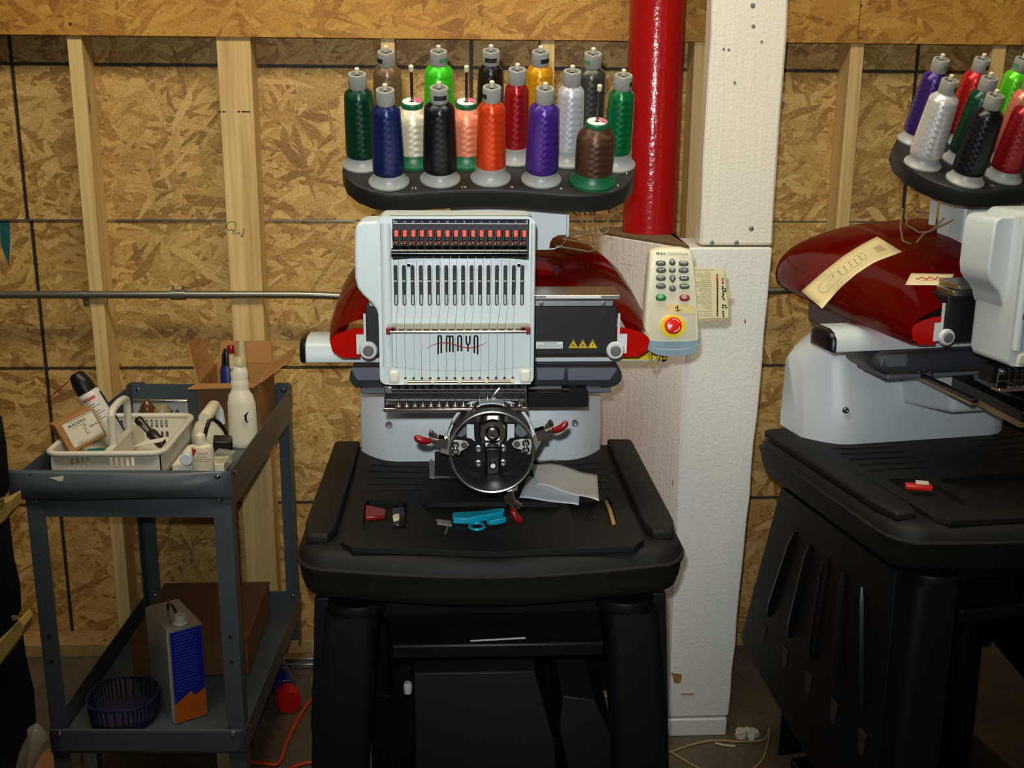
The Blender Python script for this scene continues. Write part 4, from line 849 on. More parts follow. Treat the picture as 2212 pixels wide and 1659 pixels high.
lowp = [(72, 1262), (250, 1285), (430, 1292), (620, 1285), (782, 1262), (778, 1340), (745, 1405), (650, 1464), (520, 1484), (330, 1482), (200, 1454), (110, 1405), (70, 1340)]
mb = MB(); q = [KP(x, y) for x, y in lowp]; c_ = sum(q, V(0, 0, 0))/len(q)
mb.loft([[V(c_.x+(p.x-c_.x)*k, KPY+d, c_.z+(p.z-c_.z)*k) for p in q] for d, k in ((-.0008, .95), (.0035, .992), (.013, 1.012), (.031, 1.012), (.0365, .97))]); kp.add('keypad_foot', mb, mat('blue_grey_rubber', (128, 150, 160), .5), kb, smooth=40)
mb = MB(); mb.tube([KP(80, 1325), KP(250, 1385)-V(0, .0006, 0), KP(430, 1398)-V(0, .0008, 0), KP(620, 1385)-V(0, .0006, 0), KP(775, 1325)], .0005, 5); kp.add('foot_seam', mb, WINK, kb)
KEY = mat('grey_rubber_key', (84, 84, 78), .5, var=.05); KGR = mat('green_rubber_key', (24, 122, 58), .45); KRD = mat('red_rubber_key', (150, 40, 36), .45)
def key(zp, m_, name='key'):
    mb = MB(); q = [KP(x, y, KPY) for x, y in zp]; c = sum(q, V(0, 0, 0))/len(q)
    mb.loft([[V(c.x+(p.x-c.x)*k, KPY+d, c.z+(p.z-c.z)*k) for p in q] for d, k in ((.002, 1.0), (-.0015, .98), (-.003, .88), (-.0036, .6))]); return kp.add(name, mb, m_, kb, smooth=60)
def eo(x, y, rx, ry): return [(u, v) for u, v in [(x+rx*(abs(cos(a))**.75)*(1 if cos(a) >= 0 else -1), y+ry*(abs(sin(a))**.75)*(1 if sin(a) >= 0 else -1)) for a in [2*pi*i/20 for i in range(20)]]]
def tri(x, y, rx, ry, d): return [(x+rx*(1-.45*max(0, d*sin(a)))*cos(a), y-ry*sin(a)*(1.1 if d*sin(a) > 0 else .95)) for a in [2*pi*i/20 for i in range(20)]]
for x, y in ((281, 288), (573, 290), (285, 378), (573, 380), (282, 478), (580, 480), (282, 582), (583, 585)): key(eo(x, y, 64, 35), KEY)
key(tri(428, 275, 43, 44, 1), KEY); key(eo(428, 377, 43, 33), KEY); key(tri(431, 483, 42, 48, -1), KEY); key(eo(431, 612, 43, 38), KEY)
key(eo(283, 728, 68, 43), KGR, 'start_key'); key(eo(585, 732, 66, 43), KRD, 'stop_key')
mb = MB(); kw = lambda *p: [KP(x, y, KPY-.0038) for x, y in p]
def ks(*p, r=.0006): mb.tube(kw(*p), r, 5)
for x, y, d in ((428, 250, 1), (431, 490, -1)): mb.prism(kw((x-15, y+d*12), (x, y-d*12), (x+15, y+d*12)), (0, .0003, 0))
mb.prism(kw((258, 372), (285, 358), (285, 382)), (0, .0003, 0)); mb.prism(kw((608, 372), (580, 358), (580, 386)), (0, .0003, 0))
ks((300, 364), (322, 364)); ks((540, 366), (556, 366)); ks((258, 290), (290, 272), (310, 292)); ks((535, 290), (535, 272), (612, 272), (612, 290)); [ks((x, 276), (x, 292)) for x in (555, 573, 592)]
ks((550, 450), (612, 450), (612, 480), (550, 480), (550, 450), r=.0008); ks((282, 460), (282, 495)); ks((240, 468), (282, 454), (322, 468)); ks((240, 568), (310, 568), (310, 578)); ks((545, 576), (560, 568), (560, 584)); ks((560, 578), (628, 578)); ks((412, 585), (442, 615)); ks((418, 270), (438, 270)); ks((416, 462), (446, 462))
mb.tube(kw(*[(428+22*cos(a), 362+16*sin(a)) for a in [2*pi*i/14 for i in range(14)]]), .0005, 5, closed=True); ks((420, 362), (436, 362))
mb.tube(kw(*[(585+24*cos(a), 720+18*sin(a)) for a in [2*pi*i/14 for i in range(14)]]), .0006, 5, closed=True); ks((572, 712), (585, 732), (598, 712))
mb.tube(kw((252, 718), (280, 700), (308, 718), (280, 738)), .0006, 5, closed=True); ks((280, 704), (280, 734))
kp.add('key_symbols', mb, WINK, kb)
mb = MB(); text(mb, 'Melco', KP(278, 178, KPY+.0008), X, Z, .0066); text(mb, 'Melco', KP(278.5, 178, KPY+.0007)+V(.0003, 0, 0), X, Z, .0066); kp.add('brand_text', mb, INK, kb)
mb = MB(); text(mb, '| SaurerGroup', KP(495, 182, KPY+.0008), X, Z, .0062); text(mb, '+ 1 2 3 +', KP(573, 228, KPY+.0008), X, Z, .003); kp.add('group_text', mb, GINK, kb)
mb = MB(); q = [KP(437+165*cos(a), 1097+146*sin(a), KPY) for a in [2*pi*i/36 for i in range(36)]]; mb.prism([V(p.x, KPY-.0012, p.z) for p in q], (0, .003, 0)); yd = kp.add('yellow_collar', mb, YEL, kb, bevel=.0006)
m_t = Matrix.Rotation(radians(-14), 3, 'X')@MXZ; c_ = KP(424, 1090, KPY-.001)
mb = MB(); mb.lathe([(.0085, -.004), (.0085, .006)], c_, m_t, 20); kp.add('stop_shaft', mb, KRD, kb)
mb = MB(); mb.lathe([(.0135, .005), (.0148, .0075), (.0148, .013), (.0135, .0165), (.009, .0185), (.0005, .019)], c_, m_t, 28); eb = kp.add('emergency_button', mb, mat('signal_red', (206, 30, 14), .22), kb, smooth=40)
mb = MB()
for a0 in (.5, 2.6, 4.7): mb.tube([c_+m_t@V(.0105*cos(a0+i*.22), .0105*sin(a0+i*.22), .0183) for i in range(7)], .0007, 5)
kp.add('button_arrows', mb, WINK, kb)
mb = MB(); mb.prism([KP(x, y, KPY-.0004) for x, y in ((345, 812), (712, 825), (714, 932), (395, 925))], (0, .0008, 0)); tp = kp.add('masking_tape', mb, mat('masking_tape', (222, 200, 130), .7, var=.06, vs=80), kb)
mb = MB()
mb.tube([KP(x, y, KPY-.0007) for x, y in ((465, 868), (482, 850), (500, 826), (498, 850), (496, 896))], .0009, 5); mb.tube([KP(x, y, KPY-.0007) for x, y in ((475, 898), (505, 894), (540, 888))], .0008, 5); kp.add('handwritten_one', mb, INK, kb)
mb = MB(); mb.tube([KP(140, 1420, KPY+.02), KP(150, 1500, KPY+.02), KP(158, 1580, KPY+.018), KP(180, 1600, KPY+.016), KP(215, 1560, KPY+.018), KP(250, 1490, KPY+.02), KP(262, 1440, KPY+.03)], .0026, 8); kp.add('keypad_cord', mb, mat('yellowed_cord', (176, 150, 74), .5), smooth=80)
mb = MB(); mb.bb(KP(340, 900, KPY+.036)+V(0, 0, -.02), KP(520, 700, AY+.0)+V(0, -.0, 0)) if 0 else None
mb = MB(); a_ = KP(430, 1000, KPY+.036); mb.bb((a_.x-.03, KPY+.0365, a_.z-.05), (a_.x+.01, AY-.002, a_.z-.03)); kp.add('hanger_hook', mb, STEEL, bevel=.002)
# card of functions behind the keypad
CYd = KPY+.02
cdT = Thing('function_card', 'laminated yellowed function list card sticking out behind the keypad', 'card', KP(960, 1020, CYd))
mb = MB(); cq = [KP(x, y, CYd) for x, y in ((600, 330), (1085, 372), (1150, 985), (640, 1000))]; mb.prism(cq, (0, .002, 0)); cb_ = cdT.add('card_sheet', mb, mat('yellowed_paper', (224, 208, 158), .35, var=.04))
mb = MB(); mb.prism([KP(x, y, CYd+.003) for x, y in ((640, 1000), (1120, 985), (1118, 1020), (650, 1030))], (0, .004, 0)); mb.prism([KP(x, y, CYd+.003) for x, y in ((1060, 372), (1112, 385), (1128, 640), (1180, 650), (1182, 700), (1145, 730), (1150, 990), (1060, 990))], (0, .004, 0)); cdT.add('card_backing', mb, mat('tan_card', (198, 178, 128), .6))
mb = MB(); words = ['Frequently Used Functions', 'Button', 'Start/Resume Sewing', 'Stop/Frame Sewing', 'Trace (Auto)', 'Trace (Hoop)', 'Trace and Position (Stay)', 'Color Identification', 'Run Auto, Rightmost', 'Jog, Hoop X-Y', 'Move, Hoop to fit', 'Center Hoop', 'Frame Forward', 'Needle to Next Color', 'Go to Previous Color', 'Move Back in Design', 'Move Forward in Design', 'Color Change', 'Adaptors', 'Trim', 'Enter Foam Mode', 'Return to', 'Clear Temperature']
for k, s_ in enumerate(words):
    y = 378+26.5*k+2
    text(mb, s_, KP(945-(0 if k else -50)+k*1.0-30, y, CYd-.0002), X, Z, .0032 if k else .0036, align='RIGHT')
cdT.add('card_text', mb, INK, cb_)
mb = MB()
for k in range(21): mb.bb(KP(740+k*1.5, 446+26.5*k, CYd-.0001), KP(1095+k*2, 444.5+26.5*k, CYd+.0003))
cdT.add('card_rules', mb, mat('rule_line', (186, 150, 116), .6), cb_)
dm = {'g': KGR, 'o': ORG, 'r': DRED, 'k': INK}
for key_, lst in (('g', [(1003, 436), (1072, 488)]), ('o', [(1000, 460), (1073, 513)]), ('r', [(1003, 486), (1003, 512), (1075, 540)]), ('k', [(1006, 536+26.3*k) for k in range(17)]+[(1075, 590), (1105, 615), (1072, 615), (1085, 645), (1110, 645), (1078, 670), (1080, 695), (1072, 720), (1088, 748), (1075, 825), (1105, 828), (1078, 855), (1118, 855), (1080, 908), (1080, 935), (1082, 965)])):
    mb = MB()
    for x, y in lst: mb.lathe([(.0018, 0), (.0018, .0004), (.0002, .0005)], KP(x, y, CYd-.0001), MXZ, 8)
    cdT.add('card_key_dots', mb, dm[key_], cb_, kind='stuff' if key_ == 'k' else None)
# ================================================================== neighbour machine on the right: same make, turned a little
TR = Matrix.Translation((1.096, 2.03, 0))@Matrix.Rotation(radians(10.3), 4, 'Z')@Matrix.Translation((-.055, -1.9, 0))
mc2 = dup(mc.r, TR, 'second embroidery machine with red hood cut by the right edge of the photo')
tb2 = dup(tb.r, TR, 'black moulded plastic table of the right-hand machine')
sd2 = dup(sd.r, TR, 'black plastic stand with slotted side panel under the right-hand table')
RM2 = TR.to_3x3()@RM
for pos, nm, col, lb, ft in (('tan', 'rviolet', (58, 28, 108), 'dark violet thread cone at the back left of the right-hand rack', 1.05), ('lime', 'rscarlet', (186, 22, 16), 'scarlet thread cone in the back row of the right-hand rack', 1.05),
    ('blackr', 'rlime', (96, 214, 30), 'lime green thread cone at the right edge of the photo', 1.05), ('cream', 'rgreen', (8, 66, 42), 'dark green thread cone in the middle row of the right-hand rack', 1.03),
    ('peach', 'rpeach', (240, 138, 108), 'salmon pink thread cone at the right edge of the photo', 1.05), ('blue', 'rblack', (16, 14, 16), 'black thread cone at the front of the right-hand rack', 1.1),
    ('black', 'rred', (150, 14, 24), 'dark red thread cone at the front right edge of the photo', 1.05), ('dgreen', 'rwhite', (216, 212, 206), 'white thread cone at the left end of the right-hand rack', 1.12)):
    slim(nm, lb, col, TR@(rk(*SPOOL[pos])+rn*.0004), RM2, group='thread cones on the right-hand rack', fat=ft)
# hoop arms of the right-hand machine
ha = Thing('hoop_arm', 'pair of black hoop arms sticking out below the right-hand carriage', 'hoop arm', W(2050, 850, 2.05))
for (x0, y0, x1, y1, w_) in ((1985, 808, 2108, 866, .012), (2070, 822, 2225, 900, .03)):
    a, b = W(x0, y0, 2.12), W(x1, y1, 1.88); d = (b-a).normalized(); n_ = d.cross(Z).normalized(); mb = MB(); u_ = n_.cross(d)
    q = [n_*w_*.5+u_*w_*.35, -n_*w_*.5+u_*w_*.35, -n_*w_*.5-u_*w_*.35, n_*w_*.5-u_*w_*.35]
    mb.loft([[a+v for v in q], [b+v for v in q]]); ha.add('arm_bar', mb, STB, bevel=.002)
    mb = MB(); mb.loft([[a+v*.7-u_*w_*.55 for v in q], [b+v*.7-u_*w_*.55-d*.01 for v in q]]); ha.add('arm_underside', mb, mat('dull_brass', (150, 124, 84), .4, .5))
for x, y in ((1986, 803), (2010, 804), (2011, 811)):
    mb = MB(); mb.lathe([(.004, 0), (.004, .003), (.001, .005)], W(x, y, 2.10), MXZ, 10); ha.add('arm_screw', mb, CHR)
# ================================================================== cart
ct_t = radians(2.3); CA = V(W(50, 1030, 2.25).x, 2.25, 0); ex = V(cos(ct_t), -sin(ct_t), 0); ey = V(sin(ct_t), cos(ct_t), 0)
CWd, CDp = W(500, 1030, 2.25).x-CA.x, .70
C3 = lambda u, v, z: CA+ex*u+ey*v+V(0, 0, z)
ca = Thing('utility_cart', 'blue-grey painted steel utility cart with two tray shelves', 'cart', C3(CWd/2, CDp/2, 0))
def cbox(mb, u0, u1, v0, v1, z0, z1): return mb.loft([[C3(u, v, z) for u, v in ((u0, v0), (u1, v0), (u1, v1), (u0, v1))] for z in (z0, z1)])
LW, LT = .038, .003
for u, su in ((0, 1), (CWd, -1)):
    for v, sv in ((0, 1), (CDp, -1)):
        mb = MB(); o = [(u, v), (u+su*LW, v), (u+su*LW, v+sv*LT), (u+su*LT, v+sv*LT), (u+su*LT, v+sv*LW), (u, v+sv*LW)]
        mb.loft([[C3(a, b, z) for a, b in o] for z in (.10, .862 if sv < 0 else .83)]); lg = ca.add('cart_leg', mb, CART, smooth=0)
        for z in ((.47, .41) if sv > 0 else (.7, .64)):
            mb = MB(); mb.tube([C3(u+su*.019, v-sv*.0006, z), C3(u+su*.019, v+sv*.0005, z)], .005, 10); ca.add('leg_hole', mb, mat('rusty_hole', (38, 20, 14), .8), lg)
        mb = MB(); c = C3(u+su*.06, v+sv*.06, 0); mb.bb(c+V(-.03, -.03, .085), c+V(.03, .03, .192)) if 0 else mb.bb(c+V(-.018, -.018, .085), c+V(.018, .018, .187)); mb.bb(c+V(-.017, -.012, .04), c+V(-.013, .012, .085)); mb.bb(c+V(.013, -.012, .04), c+V(.017, .012, .085)); cf = ca.add('caster_fork', mb, STEEL)
        mb = MB(); mb.tube([c+V(-.012, 0, .042), c+V(-.009, 0, .042), c+V(.009, 0, .042), c+V(.012, 0, .042)], [.036, .042, .042, .036], 20); ca.add('caster_wheel', mb, STB, cf)
ZT = .802
for nm, zf, zt_, fr in (('top_tray', ZT, .853, 1), ('bottom_tray', .195, .247, 0)):
    mb = MB(); cbox(mb, .004, CWd-.004, .004, CDp-.004, zf-.002, zf); tr = ca.add(nm, mb, CART, smooth=0)
    for u0, u1, v0, v1, nn in ((-.003, 0, -.002, CDp+.002, 'tray_lip'), (CWd, CWd+.003, -.002, CDp+.002, 'tray_lip'), (0, CWd, CDp, CDp+.003, 'tray_lip')):
        mb = MB(); cbox(mb, u0, u1, v0, v1, zf-.008, zt_+(.004 if v0 > .5 else 0)); ca.add(nn, mb, CART, tr, bevel=.001)
    mb = MB(); rows = []
    for k in range(9):
        t = k/8; z = zt_-(zt_-zf+.008)*t; row = []
        for i in range(17):
            s_ = i/16; b = .016*sin(pi*t)*(min(1, s_*6)*min(1, (1-s_)*5))*(1-.25*sin(s_*7))*fr
            row.append(C3(-.03*fr+(CWd+.032*fr)*s_, -.004-b, z-(.004+.003*sin(6*s_))*t*fr))
        rows.append(row)
    mb.loft(rows, cap=False, closed=False); fl_ = ca.add('front_lip', mb, CART, tr, smooth=60)
    sm = fl_.modifiers.new('Thickness', 'SOLIDIFY'); sm.thickness = .002
    for u in (.02, CWd-.024):
        for z in ((zt_-.012, zf-.014) if fr else (zt_-.01, zf-.0)):
            mb = MB(); mb.lathe([(.0065, 0), (.0065, .002), (.004, .004), (.0005, .0045)], C3(u, -.006 if z > zf else -.001, z), MXZ, 14); ca.add('bolt', mb, CHR, tr)
    for v in (.03, CDp-.03):
        mb = MB(); mb.tube([C3(CWd+.002, v, zt_-.016), C3(CWd+.006, v, zt_-.016)], [.006, .004], 12); ca.add('bolt', mb, CHR, tr)
    for u in (.02, CWd-.02):
        mb = MB(); mb.lathe([(.006, 0), (.006, .002), (.003, .004)], C3(u, CDp-.004, zt_-.01), MXZ, 12); ca.add('bolt', mb, CHR, tr)
mb = MB(); cbox(mb, LW, CWd-LW, .001, .004, ZT-.055, ZT-.009); ca.add('front_rail', mb, CART, smooth=0)
mb = MB(); cbox(mb, CWd-.003, CWd, .04, CDp-.04, ZT-.04, ZT-.008); ca.add('side_rail', mb, CART, smooth=0)
mb = MB(); mb.prism([W(x, y, 2.231) for x, y in ((106, 1032), (138, 1028), (135, 1042))], (0, .0004, 0)); ca.add('torn_label', mb, PAPER)
# ---- white basket
RZ = W(216, 978, 2.31).z; bkx0, bkx1, bky0 = W(90, 978, 2.31).x, W(356, 978, 2.31).x, 2.31; bky1 = G(350, 893, RZ).y
bk = Thing('plastic_basket', 'off-white plastic basket with a carrying handle at the cart front', 'basket', ((bkx0+bkx1)/2, (bky0+bky1)/2, ZT))
WB = mat('off_white_basket', (206, 200, 180), .4, var=.05)
BH = RZ-ZT-.001
def wallplate(p0, p1, holes, nm='basket_wall'):
    d = (p1-p0); L = d.length; d.normalize(); mb = MB()
    mb.plate([(0, 0), (L, 0), (L, BH), (0, BH)], holes, lambda u, v: p0+d*u+V(0, 0, v), d.cross(Z)*-.0025); return bk.add(nm, mb, WB, smooth=0)
zf = ZT+.001; A_, B_, C_, D_ = V(bkx0+.012, bky0+.008, zf), V(bkx1-.012, bky0+.008, zf), V(bkx1-.012, bky1-.008, zf), V(bkx0+.012, bky1-.008, zf)
Lf = bkx1-bkx0-.024
hl = [slot(Lf*(.15+.5*g_)+.0115*i, BH-.034, BH-.013, .0036) for g_ in (0, .8) for i in range(5)]
wallplate(A_, B_, hl); wallplate(D_, C_, hl+[slot(Lf*(.15+.4)+.0115*i, BH-.058, BH-.042, .0036) for i in range(5)])
Ls = bky1-bky0-.016; hs = [rrect(.02+i*.0095, .012, .0245+i*.0095, BH*.5, .001, 2) for i in range(int((Ls-.04)/.0095))]+[rrect(.02+i*.0095, BH*.56, .0245+i*.0095, BH-.012, .001, 2) for i in range(int((Ls-.04)/.0095))]
wallplate(B_, C_, hs); wallplate(D_, A_, hs)
mb = MB(); mb.bb((A_.x, A_.y, zf), (C_.x, C_.y, zf+.002)); bk.add('basket_floor', mb, WB)
mb = MB(); mb.tube([V(x, y, RZ-.004) for x, y in rrect(bkx0+.006, bky0+.004, bkx1-.006, bky1-.004, .03, 6)], .0065, 10, closed=True); bk.add('basket_rim', mb, WB, smooth=70)
cxh = W(250, 940, 2.42).x
mb = MB(); mb.loft([[V(cxh-.01, bky0+.012, zf+.002), V(cxh+.01, bky0+.012, zf+.002), V(cxh+.008, bky0+.012, RZ-.01), V(cxh-.008, bky0+.012, RZ-.01)], [V(cxh-.01, bky1-.012, zf+.002), V(cxh+.01, bky1-.012, zf+.002), V(cxh+.008, bky1-.012, RZ-.01), V(cxh-.008, bky1-.012, RZ-.01)]]); bk.add('basket_divider', mb, WB, bevel=.002)
yh0, yh1 = 2.40, 2.52; zh = W(252, 893, yh0).z
for yy in (yh0, yh1):
    mb = MB(); mb.lathe([(.0095, RZ-.014), (.0085, zh-.02), (.0075, zh-.004)], V(cxh, yy, 0), n=16); bk.add('handle_post', mb, WB, smooth=60)
mb = MB(); mb.tube([V(cxh, yh0, zh-.012), V(cxh, yh0+.004, zh), V(cxh, yh0+.02, zh+.006), V(cxh, (yh0+yh1)/2, zh+.009), V(cxh, yh1-.02, zh+.006), V(cxh, yh1-.004, zh), V(cxh, yh1, zh-.012)], .0085, 12); bk.add('handle_grip', mb, WB, smooth=70)
# ---- box and can in the basket
sb = Thing('small_carton', 'small cardboard carton with a handwritten white label in the basket', 'carton', V(bkx0+.062, 2.43, zf+.004))
Rb = Euler((radians(-12), radians(-20), radians(34))).to_matrix(); cb0 = W(168, 928, 2.44)
mb = MB(); mb.box(cb0, (.088, .074, .074), Rb); cbx = sb.add('carton_body', mb, CARD, bevel=.003)
fr_ = lambda u, v, d=.0376: cb0+Rb@V(u, -d, v)
mb = MB(); mb.prism([fr_(u, v) for u, v in ((-.03, -.028), (.04, -.028), (.04, .03), (-.03, .03))], Rb@V(0, .0004, 0)); sb.add('carton_label', mb, PAPER, cbx)
mb = MB(); tx_, ty_ = Rb@X, Rb@Z; text(mb, 'MADEIRA', fr_(.0, .016, .0378), tx_, ty_, .0095); text(mb, 'The', fr_(-.0175, .0175, .0378), tx_, ty_, .004); mb.tube([fr_(-.018, .0275, .0378), fr_(.042, .0275, .0378)], .0004, 4); mb.tube([fr_(-.018, -.025, .0378), fr_(.042, -.025, .0378)], .0004, 4); text(mb, 'Part No.', fr_(-.012, -.023, .0378), tx_, ty_, .0035)
mb.tube([fr_(u, v, .0379) for u, v in ((.016, .006), (.010, .008), (.008, .002), (.013, -.001), (.008, -.005), (.009, -.012), (.016, -.012))], .0006, 5); text(mb, 'mbrds', fr_(.029, -.003, .0379), tx_, ty_, .008); sb.add('carton_lettering', mb, INK, cbx)
mb = MB(); text(mb, 'Embroidery Supplies', fr_(.002, .011, .0378), tx_, ty_, .0035); sb.add('carton_subtitle', mb, GLB, cbx)
def axis_m(d):
    d = Vector(d).normalized(); a = d.cross(Z); a = (a if a.length > .1 else X).normalized(); return Matrix((a, d.cross(a)*-1 if 0 else a.cross(d)*-1, d)).transposed()
p0, p1 = W(254, 950, 2.55), W(163, 806, 2.55); d_ = (p1-p0).normalized(); L = (p1-p0).length
cn_ = Thing('aerosol_duster', 'white aerosol duster can with black cap and red straw leaning in the basket', 'spray can', p0)
m_ = axis_m(d_)
mb = MB(); mb.lathe([(.024, 0), (.027, .003), (.027, L*.66), (.0255, L*.7), (.02, L*.735)], p0, m_, 28); cb = cn_.add('can_body', mb, mat('can_label_white', (206, 202, 192), .4, var=.05), smooth=40)
mb = MB(); mb.lathe([(.0205, L*.72), (.0235, L*.735), (.0225, L*.86), (.018, L*.97), (.012, L*1.0)], p0, m_, 24); cn_.add('can_cap', mb, STB, smooth=40)
mb = MB()
def can_pt(a, h_, r=.0273): return p0+m_@V(r*cos(a), r*sin(a), h_)
va = max([2*pi*i/72 for i in range(72)], key=lambda a: (m_@V(cos(a), sin(a), 0)).dot(-ray(210, 880)))
for k in range(9):
    h_ = L*(.6-.035*k); mb.tube([can_pt(va-.75+.12*i, h_) for i in range(4+(k*3) % 8)], .0006, 4)
cn_.add('can_print', mb, GINK, cb)
mb = MB(); mb.loft([[can_pt(va-.9+.1*i, h_, .0272) for i in range(13)] for h_ in (L*.66, L*.62)], cap=False, closed=False); mb.loft([[can_pt(va+.0+.1*i, h_, .0272) for i in range(7)] for h_ in (L*.3, L*.18)], cap=False, closed=False); cn_.add('can_red_band', mb, mat('faded_red_print', (186, 92, 88), .5, var=.3, vs=300), cb)
mb = MB(); mb.loft([[can_pt(va+.95+.1*i, h_, .0273) for i in range(9)] for h_ in (L*.66, .01)], cap=False, closed=False); cn_.add('can_blue_panel', mb, mat('dark_blue_print', (22, 36, 60), .4), cb)
mb = MB(); a = p0+d_*L*.88+m_@V(cos(va+2.2), sin(va+2.2), 0)*.018; mb.tube([W(148, 824, 2.55), W(122, 846, 2.54), W(97, 870, 2.53)], .0014, 6); cn_.add('can_straw', mb, RED)
# ---- small stuff in and round the basket
fl2 = Thing('pocket_torch', 'dark pocket torch lying in the white basket', 'torch', W(345, 955, 2.5)); q0, q1 = W(297, 905, 2.5), W(352, 962, 2.46); d2_ = (q1-q0).normalized(); m2 = axis_m(d2_); L2 = (q1-q0).length
mb = MB(); mb.lathe([(.009, 0), (.0105, .002), (.0105, .012), (.008, .018), (.008, L2*.5)], q0, m2, 18); fl2.add('torch_head', mb, mat('brown_black_plastic', (36, 26, 22), .25), smooth=40)
mb = MB(); mb.lathe([(.0105, L2*.5), (.0122, L2*.53), (.0122, L2*.95), (.009, L2)], q0, m2, 18); fl2.add('torch_grip', mb, mat('brown_black_rubber', (30, 20, 18), .35), smooth=40)
mb = MB(); mb.loft([[q0+d2_*.022+V(-.003, -.009, .002), q0+d2_*.022+V(.004, -.0085, .004)], [q0+d2_*(L2*.48)+V(-.003, -.009, .002), q0+d2_*(L2*.48)+V(.004, -.0085, .004)]], cap=False, closed=False); fl2.add('torch_glint_strip', mb, STEEL)
mb = MB(); mb.prism([V(*p) for p in [(W(x, y, 2.36).x, 2.36+.0006*(968-y)*2, W(x, 966, 2.36).z+.0002*(x-290)) for x, y in ((288, 968), (300, 940), (350, 940), (352, 968))]], (0, 0, .0015)); solo('paper_tag', mb, PAPER, 'cream paper tag lying flat in the white basket', 'tag', bevel=.0004)
mb = MB(); mb.box(W(208, 978, 2.40), (.04, .03, .016), (0, 0, .3)); solo('green_pouch', mb, mat('green_net', (20, 96, 70), .6, var=.5, vs=200, bump=.6, bs=300), 'green pouch under the small carton in the basket', 'pouch', bevel=.006)
# perforated metal basket behind
zc_ = ZT+.001; mx0, mx1 = W(288, 880, 2.78).x, W(406, 880, 2.78).x; zt3 = W(350, 868, 2.78).z
mt = Thing('metal_basket', 'perforated silver metal basket at the back of the cart top', 'basket', ((mx0+mx1)/2, 2.74, ZT))
mh = zt3-zc_; holes = [rrect(.012+.0155*i, mh-.03-.014*j, .022+.0155*i, mh-.021-.014*j, .003, 3) for i in range(int((mx1-mx0-.02)/.0155)) for j in range(3)]
for yy in (2.78, 2.69):
    mb = MB(); hh_ = mh if yy > 2.7 else mh*.5; mb.plate([(0, 0), (mx1-mx0, 0), (mx1-mx0, hh_), (0, hh_)], [h2 for h2 in holes if max(p[1] for p in h2) < hh_-.004], lambda u, v: V(mx0+u, yy, zc_+v), (0, .0015, 0)); mt.add('basket_panel', mb, mat('perforated_steel', (182, 184, 182), .35, .35), smooth=0)
mb = MB(); mb.bb((mx0, 2.69, zc_), (mx1, 2.78, zc_+.002)); mt.add('basket_bottom', mb, STEEL)
mb = MB(); mb.bb((mx0-.002, 2.776, zt3), (mx1+.002, 2.786, zt3+.006)); mt.add('basket_edge', mb, ALU, bevel=.002)
mb = MB(); p = W(318, 880, 2.72); mb.lathe([(.016, -.05), (.018, 0), (.01, .014), (.004, .02)], p, n=14); solo('amber_bottle', mb, mat('amber_glass', (92, 56, 26), .2), 'small amber bottle in the metal basket', 'bottle')
mb = MB(); p = W(350, 886, 2.72); mb.lathe([(.02, -.05), (.022, 0), (.016, .012), (.004, .016)], p, n=14); solo('milky_stopper', mb, mat('milky_plastic', (150, 132, 100), .3), 'milky plastic stopper lying in the metal basket', 'stopper')
# ---- tall white bottle with red cap
by_ = 2.56; bxx = W(522, 900, by_).x; zb0 = ZT+.001
tbn = Thing('squeeze_bottle', 'tall white squeeze bottle with ribbed neck and red tipped nozzle', 'bottle', (bxx, by_, zb0)); wz = lambda y: W(522, y, by_).z
pr2 = [(.030, zb0), (.034, zb0+.004), (.0345, wz(950)), (.033, wz(905)), (.0335, wz(870)), (.031, wz(853)), (.024, wz(844)), (.0225, wz(838)), (.0245, wz(830)), (.0225, wz(822)), (.0215, wz(818)), (.024, wz(806)), (.0215, wz(798)), (.019, wz(790)), (.0165, wz(787))]
mb = MB(); n = 32; rings = []
for r, z in pr2:
    t = min(1, max(0, (wz(850)-z)/(wz(850)-wz(880)))) ; r *= .9; rings.append([V(bxx+r*cos(a)*(1+.06*t)+(.004*t if cos(a) > 0 else 0), by_+r*.8*sin(a), z) for a in [2*pi*i/n for i in range(n)]])
mb.loft(rings); bb_ = tbn.add('bottle_body', mb, mat('bottle_cream', (216, 206, 180), .4, var=.04, vs=12), smooth=50)
mb = MB(); mb.lathe([(.016, wz(788)), (.0155, wz(774)), (.013, wz(770))], (bxx+.003, by_, 0), n=20); mb.lathe([(.010, wz(771)), (.0085, wz(748)), (.007, wz(736))], (bxx+.008, by_+.004, 0), n=14); tbn.add('bottle_collar', mb, mat('milky_spout', (186, 170, 128), .3), smooth=40)
mb = MB(); mb.lathe([(.006, wz(793)), (.0062, wz(760))], (bxx-.014, by_-.01, 0), n=12); tbn.add('bottle_nozzle', mb, mat('milky_nozzle', (196, 178, 140), .3))
mb = MB(); mb.lathe([(.008, wz(760)), (.0085, wz(758)), (.0085, wz(745)), (.0075, wz(743.5))], (bxx-.014, by_-.01, 0), n=16); tbn.add('bottle_cap', mb, RED, smooth=40)
mb = MB(); mb.tube([W(536, 890, by_-.0295), W(530, 898, by_-.0305), W(531, 907, by_-.031), W(535, 914, by_-.03)], [.001, .0032, .003, .001], 6); tbn.add('bottle_mark', mb, mat('navy_ink', (24, 18, 60), .5), bb_)
